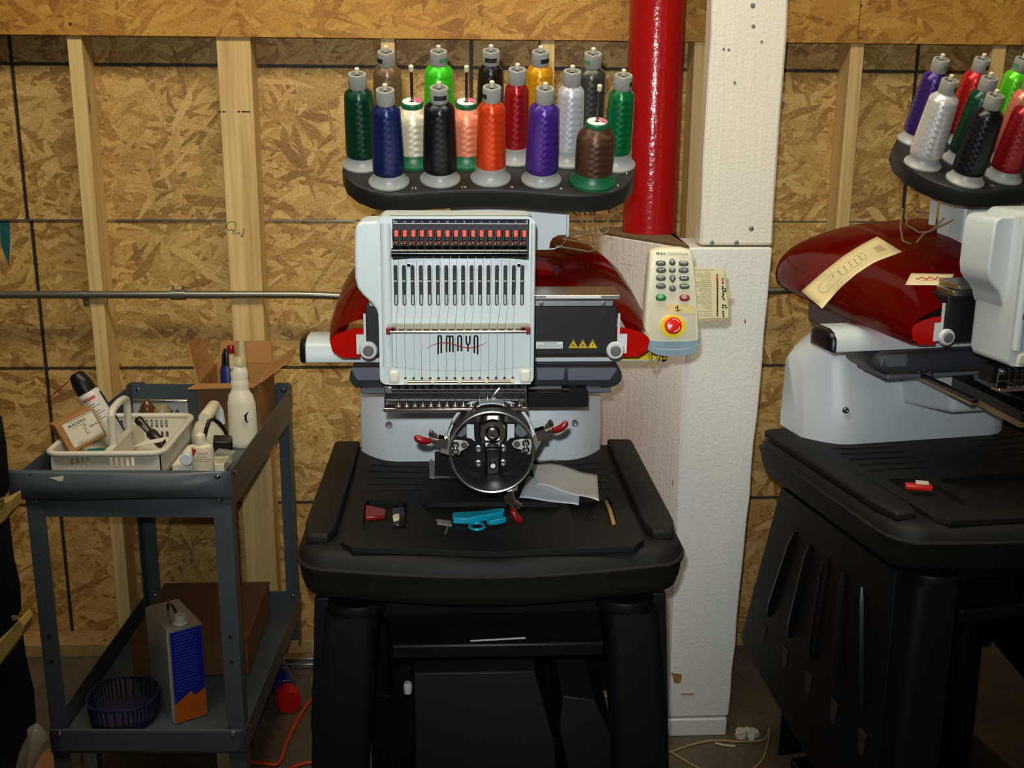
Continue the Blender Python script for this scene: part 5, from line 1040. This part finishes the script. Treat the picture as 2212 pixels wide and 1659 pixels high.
# ---- oil bottle
oy = 2.305; ox = W(438, 980, oy).x; oz = lambda y: W(438, y, oy).z
ob = Thing('oil_bottle', 'small cream machine oil bottle with red lettering at cart front corner', 'bottle', (ox, oy, ZT+.001))
mb = MB(); rings = []
for r, z in ((.022, ZT+.001), (.0235, ZT+.004), (.0235, oz(968)), (.022, oz(963)), (.012, oz(958)), (.0115, oz(955))): rings.append([V(ox+r*cos(a), oy+r*.72*sin(a), z) for a in [2*pi*i/28 for i in range(28)]])
mb.loft(rings); ob1 = ob.add('bottle_body', mb, CREAM, smooth=40)
mb = MB(); mb.lathe([(.0115, oz(958)), (.0118, oz(945)), (.0105, oz(939)), (.006, oz(936)), (.004, oz(934))], (ox-.003, oy, 0), n=18); ob.add('bottle_cap', mb, CREAM, smooth=40)
fo = lambda px, py: V(ox+(W(px, py, oy).x-ox), oy-.0172*sqrt(max(.02, 1-((W(px, py, oy).x-ox)/.0237)**2)), W(px, py, oy-.017).z)
mb = MB(); text(mb, 'SINGER', fo(441, 982)+V(0, -.0006, 0), X, Z, .0078); text(mb, '4 FL.OZ  118 ml  POISON', fo(441, 1006)+V(0, -.0006, 0), X, Z, .0028); ob.add('brand_text', mb, RINK, ob1)
mb = MB()
for k, s_ in enumerate(('Machine Oil', 'Aceite para Maquina', 'Huile pour machine')): text(mb, s_, fo(441, 989+k*4.4)+V(0, -.0006, 0), X, Z, .0045)
ob.add('oil_text', mb, INK, ob1, smooth=0)
mb = MB(); mb.prism([fo(x, y)+V(0, -.0006, 0) for x, y in ((417, 971), (428, 972), (420, 990))], (0, .0004, 0)); ob.add('red_triangle', mb, RINK, ob1)
# small white bottle lying on its side
lb_ = Thing('lying_bottle', 'small white bottle lying capped end forward beside the oil bottle', 'bottle', W(403, 1000, 2.33)); p = W(402, 993, 2.30)
mb = MB(); mb.lathe([(.013, 0), (.0138, .002), (.0138, .012), (.012, .014)], p+V(0, .013, 0), MXZ, 20); lb_.add('bottle_cap', mb, WHT, smooth=40)
mb = MB(); mb.lathe([(.012, -.05), (.016, -.046), (.016, -.008), (.011, .0)], p+V(0, .013, 0), MXZ, 20); lb_.add('bottle_body', mb, CREAM, smooth=40)
mb = MB(); mb.bb(W(372, 1001, 2.34)+V(0, 0, -.004), W(500, 996, 2.42)+V(0, 0, -.004)+V(0, 0, .002)); solo('instruction_card', mb, PAPER, 'printed cream card lying under the oil bottle', 'card')
# white handled tool, cable, black box, clear pack
ir = Thing('travel_iron', 'white hand tool with round handle and black cable on the cart', 'iron', W(455, 965, 2.5))
q0, q1 = W(441, 905, 2.46), W(463, 876, 2.56); mb = MB(); mb.tube([q0, q0.lerp(q1, .05), q0.lerp(q1, .95), q1], [.013, .0145, .0145, .012], 18); ir.add('tool_handle', mb, CREAM, smooth=50)
mb = MB(); mb.tube([q1+V(0, 0, .002), W(474, 888, 2.57), W(477, 915, 2.57)], [.012, .010, .012], 12); ir.add('handle_support', mb, WHT, smooth=50)
mb = MB(); mb.lathe([(.04, 0), (.042, .006), (.04, .03), (.03, .052), (.016, .062)], V(W(452, 950, 2.58).x, 2.58, ZT+.001), n=26); ir.add('tool_body', mb, CREAM, smooth=45)
mb = MB(); mb.tube([W(440, 950, 2.45), W(446, 925, 2.45), W(452, 908, 2.46), W(462, 905, 2.47), W(475, 915, 2.48), W(486, 930, 2.5), W(492, 945, 2.52)], .0045, 8); ir.add('tool_cable', mb, STB, smooth=80)
mb = MB(); mb.box(W(481, 958, 2.42), (.042, .05, .026), (0, .1, .2)); solo('black_case', mb, STB, 'small black case lying beside the oil bottle', 'case', bevel=.004)
mb = MB(); mb.box(W(486, 985, 2.36), (.04, .03, .022), (0, .12, -.1)); solo('clear_blister_pack', mb, CLEAR, 'clear plastic blister pack in front of the black case', 'pack', bevel=.002)
# ---- big open carton at the back
gy0, gy1 = 2.68, 2.90; g0, g1 = W(425, 830, gy0).x, W(560, 830, gy0).x; gz = W(490, 828, gy0).z
bc = Thing('open_carton', 'large open cardboard carton with raised flaps at the cart back corner', 'carton', ((g0+g1)/2, (gy0+gy1)/2, ZT))
zc = ZT+.001
for lo, hi in (((g0, gy0, zc), (g1, gy0+.004, gz)), ((g0, gy1-.004, zc), (g1, gy1, gz)), ((g0, gy0+.004, zc), (g0+.004, gy1-.004, gz)), ((g1-.004, gy0+.004, zc), (g1, gy1-.004, gz)), ((g0, gy0, zc), (g1, gy1, zc+.003))):
    mb = MB(); mb.bb(lo, hi); bc.add('carton_wall', mb, CARDD if lo[1] == gy0 else CARD, smooth=0)
zf_ = W(515, 738, gy1).z
for pts in ([V(g0+.01, gy1, gz), V(g1-.004, gy1, gz), V(g1-.004, gy1+.012, zf_), V(g0+.016, gy1+.012, zf_)], [V(g0, gy0+.01, gz), V(g0, gy1-.02, gz), V(g0-.03, gy1-.03, W(430, 738, gy1-.1).z), V(g0-.022, gy0+.02, W(415, 745, gy0).z)], [V(g1, gy0+.01, gz), V(g1, gy1-.01, gz), V(g1+.065, gy1-.02, gz+.05), V(g1+.06, gy0+.06, gz+.04)], [V(g0, gy0, gz), V(g1, gy0, gz), V(g1-.005, gy0-.05, gz+.004), V(g0-.01, gy0-.055, gz+.002)]):
    mb = MB(); n_ = (pts[1]-pts[0]).cross(pts[3]-pts[0]).normalized(); mb.prism(pts, n_*.003); bc.add('carton_flap', mb, CARD, smooth=0)
bt = Thing('blue_bottle', 'dark blue bottle with black top standing in the open carton', 'bottle', (W(491, 790, 2.76).x, 2.76, zc+.004)); bxo = W(491, 790, 2.76).x
mb = MB(); mb.lathe([(.018, zc+.004), (.019, zc+.01), (.019, W(0, 800, 2.76).z), (.014, W(0, 790, 2.76).z)], (bxo, 2.76, 0), n=18); bt.add('bottle_body', mb, mat('dark_blue_label', (24, 34, 96), .4), smooth=40)
mb = MB(); mb.lathe([(.0135, W(0, 792, 2.76).z), (.0125, W(0, 770, 2.76).z), (.007, W(0, 755, 2.76).z)], (bxo, 2.76, 0), n=16); bt.add('bottle_top', mb, STB, smooth=50)
# ================================================================== bottom shelf
ZS = .196
kc = G(378, 1566, ZS); t3 = radians(33)
th = Thing('solvent_can', 'rectangular blue and silver solvent can with orange foot band', 'can', (kc.x+.02, kc.y+.05, ZS))
e1 = V(cos(t3), sin(t3), 0); e2 = V(-sin(t3), cos(t3), 0); wA, wB = .080, .160; HC = .235
def CN(a, b, z): return kc+V(0, 0, z)+e1*a+e2*b
mb = MB(); o = [(.004, 0), (wA-.004, 0), (wA, .004), (wA, wB-.004), (wA-.004, wB), (.004, wB), (0, wB-.004), (0, .004)]
mb.loft([[CN(a, b, z) for a, b in o] for z in (.001, HC)]); kb2 = th.add('can_body', mb, mat('silver_can', (168, 170, 166), .3, .5, var=.12, vs=30), smooth=0)
mb = MB(); mb.prism([CN(a, -.0006, z) for a, z in ((.004, .05), (wA*.55, .075), (wA*.62, .062), (wA*.8, .066), (wA-.003, .074), (wA-.003, HC-.004), (.004, HC-.004))], e2*.0004); th.add('blue_panel', mb, mat('label_blue', (18, 34, 150), .4), kb2)
mb = MB(); mb.prism([CN(a, -.0005, z) for a, z in ((.004, .002), (wA-.003, .002), (wA-.003, .0735), (wA*.8, .0655), (wA*.62, .0615), (wA*.55, .0745), (.004, .0495))], e2*.0004); th.add('orange_panel', mb, mat('label_orange', (196, 96, 14), .45, var=.2, vs=60), kb2)
mb = MB(); rw = random.Random(3)
lines = ['DANGER! POISON. EXTREMELY FLAMMABLE', 'VAPOR HARMFUL. MAY BE FATAL IF', 'SWALLOWED. READ OTHER CAUTIONS'] + ['use only with adequate ventilation keep away', 'from heat sparks flame and all other sources', 'of ignition do not smoke extinguish all pilot', 'lights and turn off stoves heaters electric']*4
for k, s_ in enumerate(lines): text(mb, s_, CN(.011, -.0012, HC-.012-.0078*k), e1, Z, .0029, align='LEFT')
th.add('label_text', mb, mat('pale_blue_ink', (120, 150, 214), .5), kb2)
mb = MB(); mb.prism([CN(-.0006, b, z) for b, z in ((.003, .002), (.012, .002), (.012, HC-.003), (.003, HC-.003))], e1*.0004); th.add('label_edge', mb, PAPERW, kb2)
mb = MB(); c = CN(wA*.5, .03, HC); mb.lathe([(.017, 0), (.019, .002), (.0165, .005), (.013, .006), (.013, .02), (.012, .022)], c, n=20); th.add('can_cap', mb, mat('milky_white_cap', (206, 200, 190), .4), smooth=40)
mb = MB(); mb.tube([CN(wA*.5, .055, HC), CN(wA*.5, .058, HC+.018), CN(wA*.5, .085, HC+.024), CN(wA*.5, .112, HC+.018), CN(wA*.5, .115, HC)], .0035, 8); th.add('can_handle', mb, CHD, smooth=80)
sx0, sx1, sy0 = W(165, 1520, 2.29).x, W(318, 1520, 2.29).x, 2.29
nb = Thing('navy_basket', 'dark navy slatted plastic basket on the cart bottom shelf', 'basket', ((sx0+sx1)/2, 2.37, ZS)); NV = mat('navy_plastic', (20, 24, 66), .35)
zt4 = ZS+.06; cxn, cyn = (sx0+sx1)/2, 2.375
rng = [(cxn+(sx1-sx0)/2*1.02*cos(a)*abs(cos(a))**-.3 if abs(cos(a)) > .01 else cxn, cyn+.078*sin(a)) for a in [2*pi*i/48 for i in range(48)]]
rng = [(min(max(x, sx0), sx1), y) for x, y in rng]
mb = MB(); mb.tube([V(x, y, zt4) for x, y in rng], .003, 8, closed=True); nb.add('basket_rim', mb, NV)
mb = MB(); mb.loft([[V(cxn+(x-cxn)*k, cyn+(y-cyn)*k, z) for x, y in rng] for z, k in ((ZS+.0005, .9), (ZS+.004, .92), (ZS+.018, .94))]); nb.add('basket_floor', mb, NV)
for i in range(48):
    x, y = rng[i]; mb = MB(); mb.tube([V(cxn+(x-cxn)*.935, cyn+(y-cyn)*.935, ZS+.01), V(x, y, zt4)], .002, 5); nb.add('basket_slat', mb, NV)
qx0, qx1 = W(300, 1400, 2.62).x, W(545, 1400, 2.62).x; zq = W(430, 1385, 2.56).z
sc_ = Thing('shelf_carton', 'closed brown carton at the back of the cart bottom shelf', 'carton', ((qx0+qx1)/2, 2.72, ZS))
mb = MB(); mb.bb((qx0, 2.56, ZS+.001), (qx1, 2.9, zq)); sc_.add('carton_body', mb, CARDD, bevel=.003)
mb = MB(); mb.bb((qx0-.002, 2.555, zq-.0), (qx1+.002, 2.9, zq+.004)); sc_.add('carton_top', mb, mat('dark_cardboard', (92, 60, 34), .85, var=.1), bevel=.001)
mb = MB(); mb.bb(((qx0+qx1)/2-.02, 2.5595, ZS+.001), ((qx0+qx1)/2+.02, 2.56, zq)); sc_.add('carton_tape', mb, mat('brown_tape', (142, 104, 58), .35))
# ================================================================== floor things
p0, p1 = G(600, 1452, .033), G(627, 1520, .033); d_ = (p1-p0).normalized(); L = .205; p0 = p1-d_*L; m_ = axis_m(d_)
ae = Thing('floor_aerosol', 'blue aerosol can with red cap lying on the concrete floor', 'spray can', p1+V(0, 0, -.033))
mb = MB(); mb.lathe([(.028, 0), (.0325, .004), (.0325, L*.72), (.03, L*.75)], p0, m_, 26); a1 = ae.add('can_body', mb, mat('aerosol_blue', (24, 26, 110), .3), smooth=40)
mb = MB(); mb.lathe([(.03, L*.74), (.0335, L*.75), (.0335, L*.95), (.031, L*.985), (.02, L*.99), (.002, L*.985)], p0, m_, 26); ae.add('can_cap', mb, mat('cap_red', (190, 18, 16), .3), smooth=40)
mb = MB()
for hh in (L*.66, L*.3): mb.tube([p0+m_@V(.0328*cos(a), .0328*sin(a), hh) for a in [2*pi*i/24 for i in range(24)]], .0006, 5, closed=True)
ae.add('can_stripe', mb, STEEL, a1)
def cable(name, pts, r, m_, label, cat):
    P = [G(x, y, r+.001) for x, y in pts]; Q = []
    for i in range(len(P)-1):
        a, b = P[i], P[i+1]; q0, q3 = P[max(i-1, 0)], P[min(i+2, len(P)-1)]
        for j in range(6): t = j/6; Q.append(.5*((2*a)+(b-q0)*t+(2*q0-5*a+4*b-q3)*t*t+(3*a-q0-3*b+q3)*t**3))
    Q.append(P[-1]); mb = MB(); mb.tube(Q, r, 8); return solo(name, mb, m_, label, cat, smooth=80)
ORC = mat('orange_cable', (214, 66, 14), .45)
cable('extension_cord', [(700, 1480), (665, 1520), (640, 1560), (617, 1610), (600, 1650), (560, 1648), (520, 1645)], .0048, ORC, 'orange extension cord crossing the floor beside the cart', 'cord')
cable('orange_cord', [(690, 1645), (655, 1650), (620, 1665), (590, 1690)], .0048, ORC, 'short run of orange cord at the foot of the centre stand', 'cord')
BGC = mat('beige_cable', (168, 146, 96), .5)
cable('beige_cable', [(688, 1425), (676, 1455), (675, 1480), (684, 1510), (720, 1530)], .003, BGC, 'beige cable curling on the floor beside the centre stand', 'cable')
cable('looped_cable', [(1440, 1628), (1490, 1610), (1540, 1600), (1610, 1602), (1650, 1597), (1662, 1575), (1655, 1620), (1640, 1650), (1605, 1672), (1560, 1680), (1500, 1655), (1450, 1625)], .003, BGC, 'looped tan cable on the floor before the white post', 'cable')
cable('cable_end', [(1545, 1605), (1565, 1610), (1588, 1612)], .0035, mat('pale_cable', (186, 176, 150), .5), 'short pale cable end on the floor inside the cable loop', 'cable')
mb = MB(); a = G(620, 1403, 0); mb.bb((a.x, 2.95, .001), (W(740, 1403, 2.98).x, 2.985, .03)); mb.bb((a.x, 2.945, .001), (W(740, 1403, 2.98).x, 2.95, .014)); solo('metal_track', mb, ALU, 'length of silver metal track lying along the wall foot', 'track', bevel=.002)
mb = MB(); p = G(683, 1432, 0); mb.bb((p.x-.008, p.y-.01, .001), (p.x+.008, p.y+.01, .07)); solo('cable_plug', mb, CREAM, 'cream plug standing at the wall foot behind the centre stand', 'plug', bevel=.003)
mb = MB()
mb.bb(G(60, 1690, 0)+V(0, 0, .001), G(150, 1626, 0)+V(0, 0, .012)); solo('cardboard_scrap', mb, CARD, 'flat piece of orange-brown cardboard on the floor below the cart', 'cardboard', bevel=.001)
for i, (x, y, s_, cm) in enumerate(((1600, 1592, .016, PAPER), (1614, 1585, .012, PAPERW), (1628, 1590, .014, YEL if 0 else PAPER), (1622, 1597, .01, PAPERW))):
    p = G(x, y, 0); r_ = random.Random(i); mb = MB(); mb.loft([[p+V(s_*cos(a)*r_.uniform(.7, 1.2), s_*sin(a)*r_.uniform(.7, 1.2), z) for a in [2*pi*k/7 for k in range(7)]] for z in (.001, s_*.8, s_*1.2)]); solo('litter_scrap', mb, cm, 'crumpled pale scrap of litter on the floor beside the post', 'litter', group='scraps by the post', smooth=0)
# bag at the left edge
bgT = Thing('strapped_bag', 'black bulging bag with tan straps cut off by the left edge', 'bag', W(-30, 1659, 1.95))
bp = [(-150, 872), (-20, 880), (4, 900), (14, 960), (20, 1040), (18, 1062), (8, 1074), (20, 1100), (24, 1150), (30, 1200), (44, 1262), (46, 1315), (37, 1335), (50, 1370), (57, 1420), (74, 1490), (78, 1560), (66, 1600), (58, 1650), (50, 1700), (50, 2000), (-150, 2000)]
q = [W(x, y, 2.10) for x, y in bp]; q = [V(p.x, p.y, max(p.z, .002)) for p in q]; c_ = V(sum(p.x for p in q)/len(q), 2.1, sum(p.z for p in q)/len(q))
mb = MB(); mb.loft([[V(p.x-dx, 2.1+d, p.z if p.z < .01 else c_.z+(p.z-c_.z)*k) for p in q] for d, k, dx in ((-.16, .97, .13), (-.13, .99, .085), (-.07, .998, .04), (0, 1, 0), (.04, .97, .03))]); bgT.add('bag_body', mb, mat('black_vinyl', (12, 13, 15), .5, var=.2, spec=.35), smooth=50)
TAN = mat('tan_strap', (156, 130, 62), .7, var=.15, vs=60)
for pts in ([(-60, 1150), (-60, 1118), (0, 1090), (24, 1078), (26, 1104), (8, 1128), (-20, 1145)], [(-60, 1480), (-60, 1440), (0, 1385), (44, 1338), (52, 1352), (48, 1372), (0, 1438)]):
    mb = MB(); mb.prism([W(x, y, 1.99) for x, y in pts], (0, .05, 0)); bgT.add('bag_strap', mb, TAN, bevel=.002)
for x, y in ((4, 1080), (32, 1333)):
    mb = MB(); mb.lathe([(.006, 0), (.006, .003), (.0005, .005)], W(x, y, 1.989), MXZ, 12); bgT.add('strap_rivet', mb, CHR)
mb = MB(); mb.tube([W(70, 1570, 2.03), W(82, 1590, 2.03), W(60, 1630, 2.03), W(40, 1690, 2.03)], [.012, .02, .018, .012], 8); solo('clear_bag', mb, CLEAR, 'crumpled clear plastic bag beside the black bag on the floor', 'plastic bag', smooth=80)
# ================================================================== things on the centre table
DKZ = .8782
def flatpoly(pts, z, t): return [V(G(x, y, z).x, G(x, y, z).y, z) for x, y in pts]
sn = Thing('thread_snips', 'turquoise plastic thread snips lying on the centre table', 'snips', G(1035, 1130, DKZ)); TEAL = mat('turquoise_plastic', (10, 150, 176), .35)
mb = MB(); mb.prism(flatpoly(((977, 1122), (979, 1132), (1010, 1133), (1040, 1128), (1086, 1118), (1090, 1112), (1084, 1110), (1030, 1117), (982, 1119)), DKZ+.0005, 0), (0, 0, .012)); sn.add('snips_body', mb, TEAL, bevel=.002)
mb = MB(); mb.prism(flatpoly(((1050, 1133), (1070, 1126), (1088, 1125), (1094, 1129), (1080, 1133), (1060, 1136)), DKZ+.0005, 0), (0, 0, .01)); sn.add('snips_thumb_arm', mb, TEAL, bevel=.002)
mb = MB(); mb.tube([V(G(x, y, DKZ+.003).x, G(x, y, DKZ+.003).y, DKZ+.003) for x, y in [(1030+16*cos(a), 1137+7*sin(a)) for a in [2*pi*i/20 for i in range(20)]]], .0026, 8, closed=True); sn.add('finger_ring', mb, TEAL)
mb = MB(); mb.prism(flatpoly(((1060, 1125), (1112, 1116), (1113, 1118), (1070, 1128)), DKZ+.004, 0), (0, 0, .0012)); sn.add('snips_blade', mb, STEEL)
mb = MB(); mb.prism(flatpoly(((942, 1124), (974, 1128), (976, 1138), (945, 1134)), DKZ+.0005, 0), (0, 0, .003)); solo('steel_plate', mb, mat('dull_steel_plate', (176, 168, 160), .4, .6), 'small flat steel plate left of the turquoise snips', 'plate', bevel=.0005)
p, q_ = G(969, 1139, DKZ+.003), G(962, 1154, DKZ+.003); mb = MB(); mb.tube([p, q_], [.0028, .0014], 10); solo('needle_screw', mb, CHR, 'short shiny screw lying below the steel plate', 'screw')
PZ = .8687
mb = MB(); mb.prism(flatpoly(((790, 1098), (834, 1108), (833, 1122), (789, 1126)), PZ, 0), (0, 0, .008)); solo('red_clip', mb, RED, 'red plastic wedge lying in the left table pocket', 'wedge', bevel=.002)
mb = MB(); mb.prism(flatpoly(((845, 1105), (874, 1100), (876, 1138), (850, 1140)), PZ, 0), (0, 0, .006)); solo('smoked_case', mb, mat('smoked_plastic', (26, 27, 28), .12), 'smoky black plastic case in the left table pocket', 'case', bevel=.002)
mb = MB(); mb.prism([p+V(0, 0, .0062) for p in flatpoly(((848, 1126), (856, 1122), (864, 1123), (863, 1133), (850, 1136)), PZ, 0)], (0, 0, .006)); solo('cream_chip', mb, CREAM, 'cream plastic chip on top of the smoky black case', 'chip', bevel=.002)
mb = MB(); mb.prism(flatpoly(((1303, 1076), (1307, 1074), (1322, 1104), (1330, 1134), (1322, 1136), (1314, 1108)), PZ, 0), (0, 0, .004)); solo('wooden_stick', mb, mat('light_wood', (170, 128, 76), .6), 'thin wooden stick in the right table pocket', 'stick', bevel=.001)
mb = MB(); P = [G(1275+12*cos(a*1.0)*(.6+.4*sin(3*a)), 1108+14*sin(a), PZ+.002) for a in [2*pi*i/30 for i in range(30)]]; mb.tube(P, .0008, 5, closed=True); solo('wire_coil', mb, CHD, 'tangled dark wire coil in the right table pocket', 'wire')
# paper sheets
def sheet(name, corners, z, lift, m_, label, cat='paper'):
    c = [G(x, y, z) for x, y in corners]; mb = MB(); n = 12; rows = []
    for j in range(n+1):
        v = j/n; rows.append([c[0].lerp(c[1], u/n).lerp(c[3].lerp(c[2], u/n), v)+V(0, 0, lift*(.5+.5*sin(5*u/n+2*v))*sin(pi*u/n*.9+.2)+.0008) for u in range(n+1)])
    mb.loft(rows, cap=False, closed=False); o = solo(name, mb, m_, label, cat, smooth=80); s_ = o.modifiers.new('Thickness', 'SOLIDIFY'); s_.thickness = .0005; return o
sheet('stabiliser_sheet', [(1140, 1030), (1255, 1042), (1250, 1092), (1122, 1076)], DKZ, .004, mat('bluish_backing', (214, 222, 230), .8), 'pale bluish backing sheet under the cream sheet on the table')
sheet('backing_sheet', [(1145, 1006), (1290, 1026), (1294, 1084), (1160, 1050)], DKZ+.006, .012, mat('soiled_backing', (244, 236, 220), .8, var=.12, vs=30), 'curled cream backing sheet with grey smudges on the table')
sheet('plastic_scrap', [(1100, 978), (1195, 980), (1205, 1000), (1120, 998)], DKZ, .014, CLEAR, 'crumpled clear film scrap behind the cap ring', 'film')
sheet('pink_scrap', [(926, 980), (940, 978), (942, 1034), (928, 1036)], DKZ, .006, mat('pinkish_paper', (168, 150, 152), .7), 'narrow pinkish paper strip beside the cap driver', 'paper')
# ================================================================== things on the right-hand machine
def hoodpt(px, py):
    """point on the right-hand hood surface along a pixel ray"""
    return None
bpy.context.view_layer.update()
hood2 = [o for o in mc2.children if o.name.startswith('hood')][0]
from mathutils.bvhtree import BVHTree
hm = hood2.matrix_world; bv = BVHTree.FromPolygons([hm@v.co for v in hood2.data.vertices], [list(p.vertices) for p in hood2.data.polygons])
_h = [bv.ray_cast(CO, ray(x, y).normalized())[0] for x, y in ((1800, 600), (1845, 548), (1905, 552))]
_pn = (_h[1]-_h[0]).cross(_h[2]-_h[0]).normalized()
def HP(px, py, off=.0015):
    """point on the right-hand hood seen at a pixel; where the paper overhangs the hood, on the paper's own plane"""
    d = ray(px, py).normalized(); tp = (_h[0]-CO).dot(_pn)/d.dot(_pn); h_ = bv.ray_cast(CO, d)
    t = (h_[0]-CO).length if h_[0] is not None else None
    if px < 1960:
        if t is None: t = tp
        else: t = min(t, tp+.02)
    return CO+d*((t if t is not None else tp)-off)
def hsheet(name, grid, m_, label, cat):
    n, m2_ = 14, 6; mb = MB(); rows = []
    for j in range(m2_+1):
        v = j/m2_; row = []
        for i in range(n+1):
            u = i/n; k = u*(len(grid)-1); a = min(int(k), len(grid)-2); t = k-a
            (x0, y0), (x1, y1) = [tuple(grid[a][s_][c]+(grid[a+1][s_][c]-grid[a][s_][c])*t for c in (0, 1)) for s_ in (0, 1)]
            row.append(HP(x0+(x1-x0)*v, y0+(y1-y0)*v))
        rows.append(row)
    mb.loft(rows, cap=False, closed=False); o = solo(name, mb, m_, label, cat, smooth=80); s_ = o.modifiers.new('Thickness', 'SOLIDIFY'); s_.thickness = .0004; return o
chart = [((1731, 629), (1776, 667)), ((1775, 590), (1815, 622)), ((1822, 553), (1850, 592)), ((1858, 530), (1890, 566)), ((1895, 511), (1949, 544))]

hsheet('chart_strip', chart, mat('chart_paper', (222, 204, 150), .6, var=.04), 'long cream keypad chart strip taped to the right-hand red hood', 'chart')
def chart_uv(u, v, off=.0024):
    k = u*(len(chart)-1); a = min(int(k), len(chart)-2); t = k-a
    q = [tuple(chart[a][s_][c]+(chart[a+1][s_][c]-chart[a][s_][c])*t for c in (0, 1)) for s_ in (0, 1)]
    return HP(q[0][0]+(q[1][0]-q[0][0])*v, q[0][1]+(q[1][1]-q[0][1])*v, off)
ch = [o for o in COL.objects if o.name == 'chart_strip'][0]
def chart_part(name, mb, m_): o = obj(name, mb, m_, ch, org=ch.location); return o
mb = MB(); mb.tube([chart_uv(u, v) for u, v in [(.14, .3), (.2, .3), (.3, .3), (.4, .3), (.5, .3), (.6, .3), (.7, .3), (.72, .5), (.7, .7), (.6, .7), (.5, .7), (.4, .7), (.3, .7), (.2, .7), (.14, .7), (.11, .6), (.11, .4)]], .0006, 4, closed=True)
for i in range(9):
    u = .26+.05*i; mb.tube([chart_uv(u, .12), chart_uv(u, .2)], .0004, 4); mb.tube([chart_uv(u, .82), chart_uv(u, .9)], .0004, 4)
chart_part('chart_outline', mb, GINK)
mb = MB()
for i in range(5):
    for v in (.4, .5, .6): mb.tube([chart_uv(.36+.07*i, v), chart_uv(.38+.07*i, v)], .0016, 6)
chart_part('chart_keys', mb, mat('chart_grey', (128, 118, 96), .6), )
for u, v, r_, m_, nm in ((.18, .5, .0065, YEL, 'chart_stop_disc'), (.18, .5, .004, RED, 'chart_stop_dot'), (.3, .42, .0026, KGR, 'chart_start_dot'), (.33, .6, .0026, RED, 'chart_pause_dot')):
    p = chart_uv(u, v, .0026 if nm != 'chart_stop_dot' else .0036); mb = MB(); d = (CO-p).normalized(); mb.tube([p, p+d*.0006], r_, 14); chart_part(nm, mb, m_)
mb = MB(); P = [chart_uv(u, v) for u, v in ((.84, .35), (.93, .35), (.93, .68), (.84, .68))]; mb.prism(P, (CO-P[0]).normalized()*.0003); chart_part('chart_picture', mb, mat('chart_tan', (186, 170, 128), .6, var=.3, vs=300))
hsheet('name_sticker', [((1968, 590), (1955, 616)), ((2010, 591), (2000, 616)), ((2062, 592), (2046, 617))], mat('sticker_cream', (212, 196, 150), .5), 'small cream sticker with red script on the right-hand hood', 'sticker')
st = [o for o in COL.objects if o.name == 'name_sticker'][0]
mb = MB(); mb.tube([HP(1978+6*i, 601+3*sin(i*2.1), .0026) for i in range(11)], .0011, 5); mb.tube([HP(1990+6*i, 605, .0026) for i in range(8)], .0005, 5); obj('sticker_script', mb, RINK, st, org=st.location)
# feed wires looping over the right-hand hood
for pts, r_ in (([(1950, 450), (1945, 490), (1950, 520), (1975, 530), (1995, 505), (2050, 480), (2110, 450)], .002), ([(1960, 455), (1958, 485), (1985, 502), (2010, 500), (2040, 470)], .002), ([(2075, 545), (2110, 520), (2160, 500), (2180, 497)], .004)):
    mb = MB(); mb.tube([W(x, y, 2.2) for x, y in pts], r_, 8); obj('feed_wire', mb, TUBEM if r_ < .003 else GRYL, mc2, org=(0, 0, 0)).matrix_parent_inverse = mc2.matrix_world.inverted()
# clip on the right-hand table
p = G(1984, 1058, .8785); rc = Thing('red_peg', 'red plastic peg with a cream tab on the right-hand table', 'peg', p)
mb = MB(); mb.box(p+V(0, 0, .006), (.05, .02, .011), (0, 0, -.25)); rc.add('peg_body', mb, mat('peg_red', (196, 26, 18), .35), bevel=.003)
mb = MB(); mb.box(p+V(.006, 0, .0145), (.024, .014, .005), (0, 0, -.25)); rc.add('peg_tab', mb, CREAM, bevel=.001)
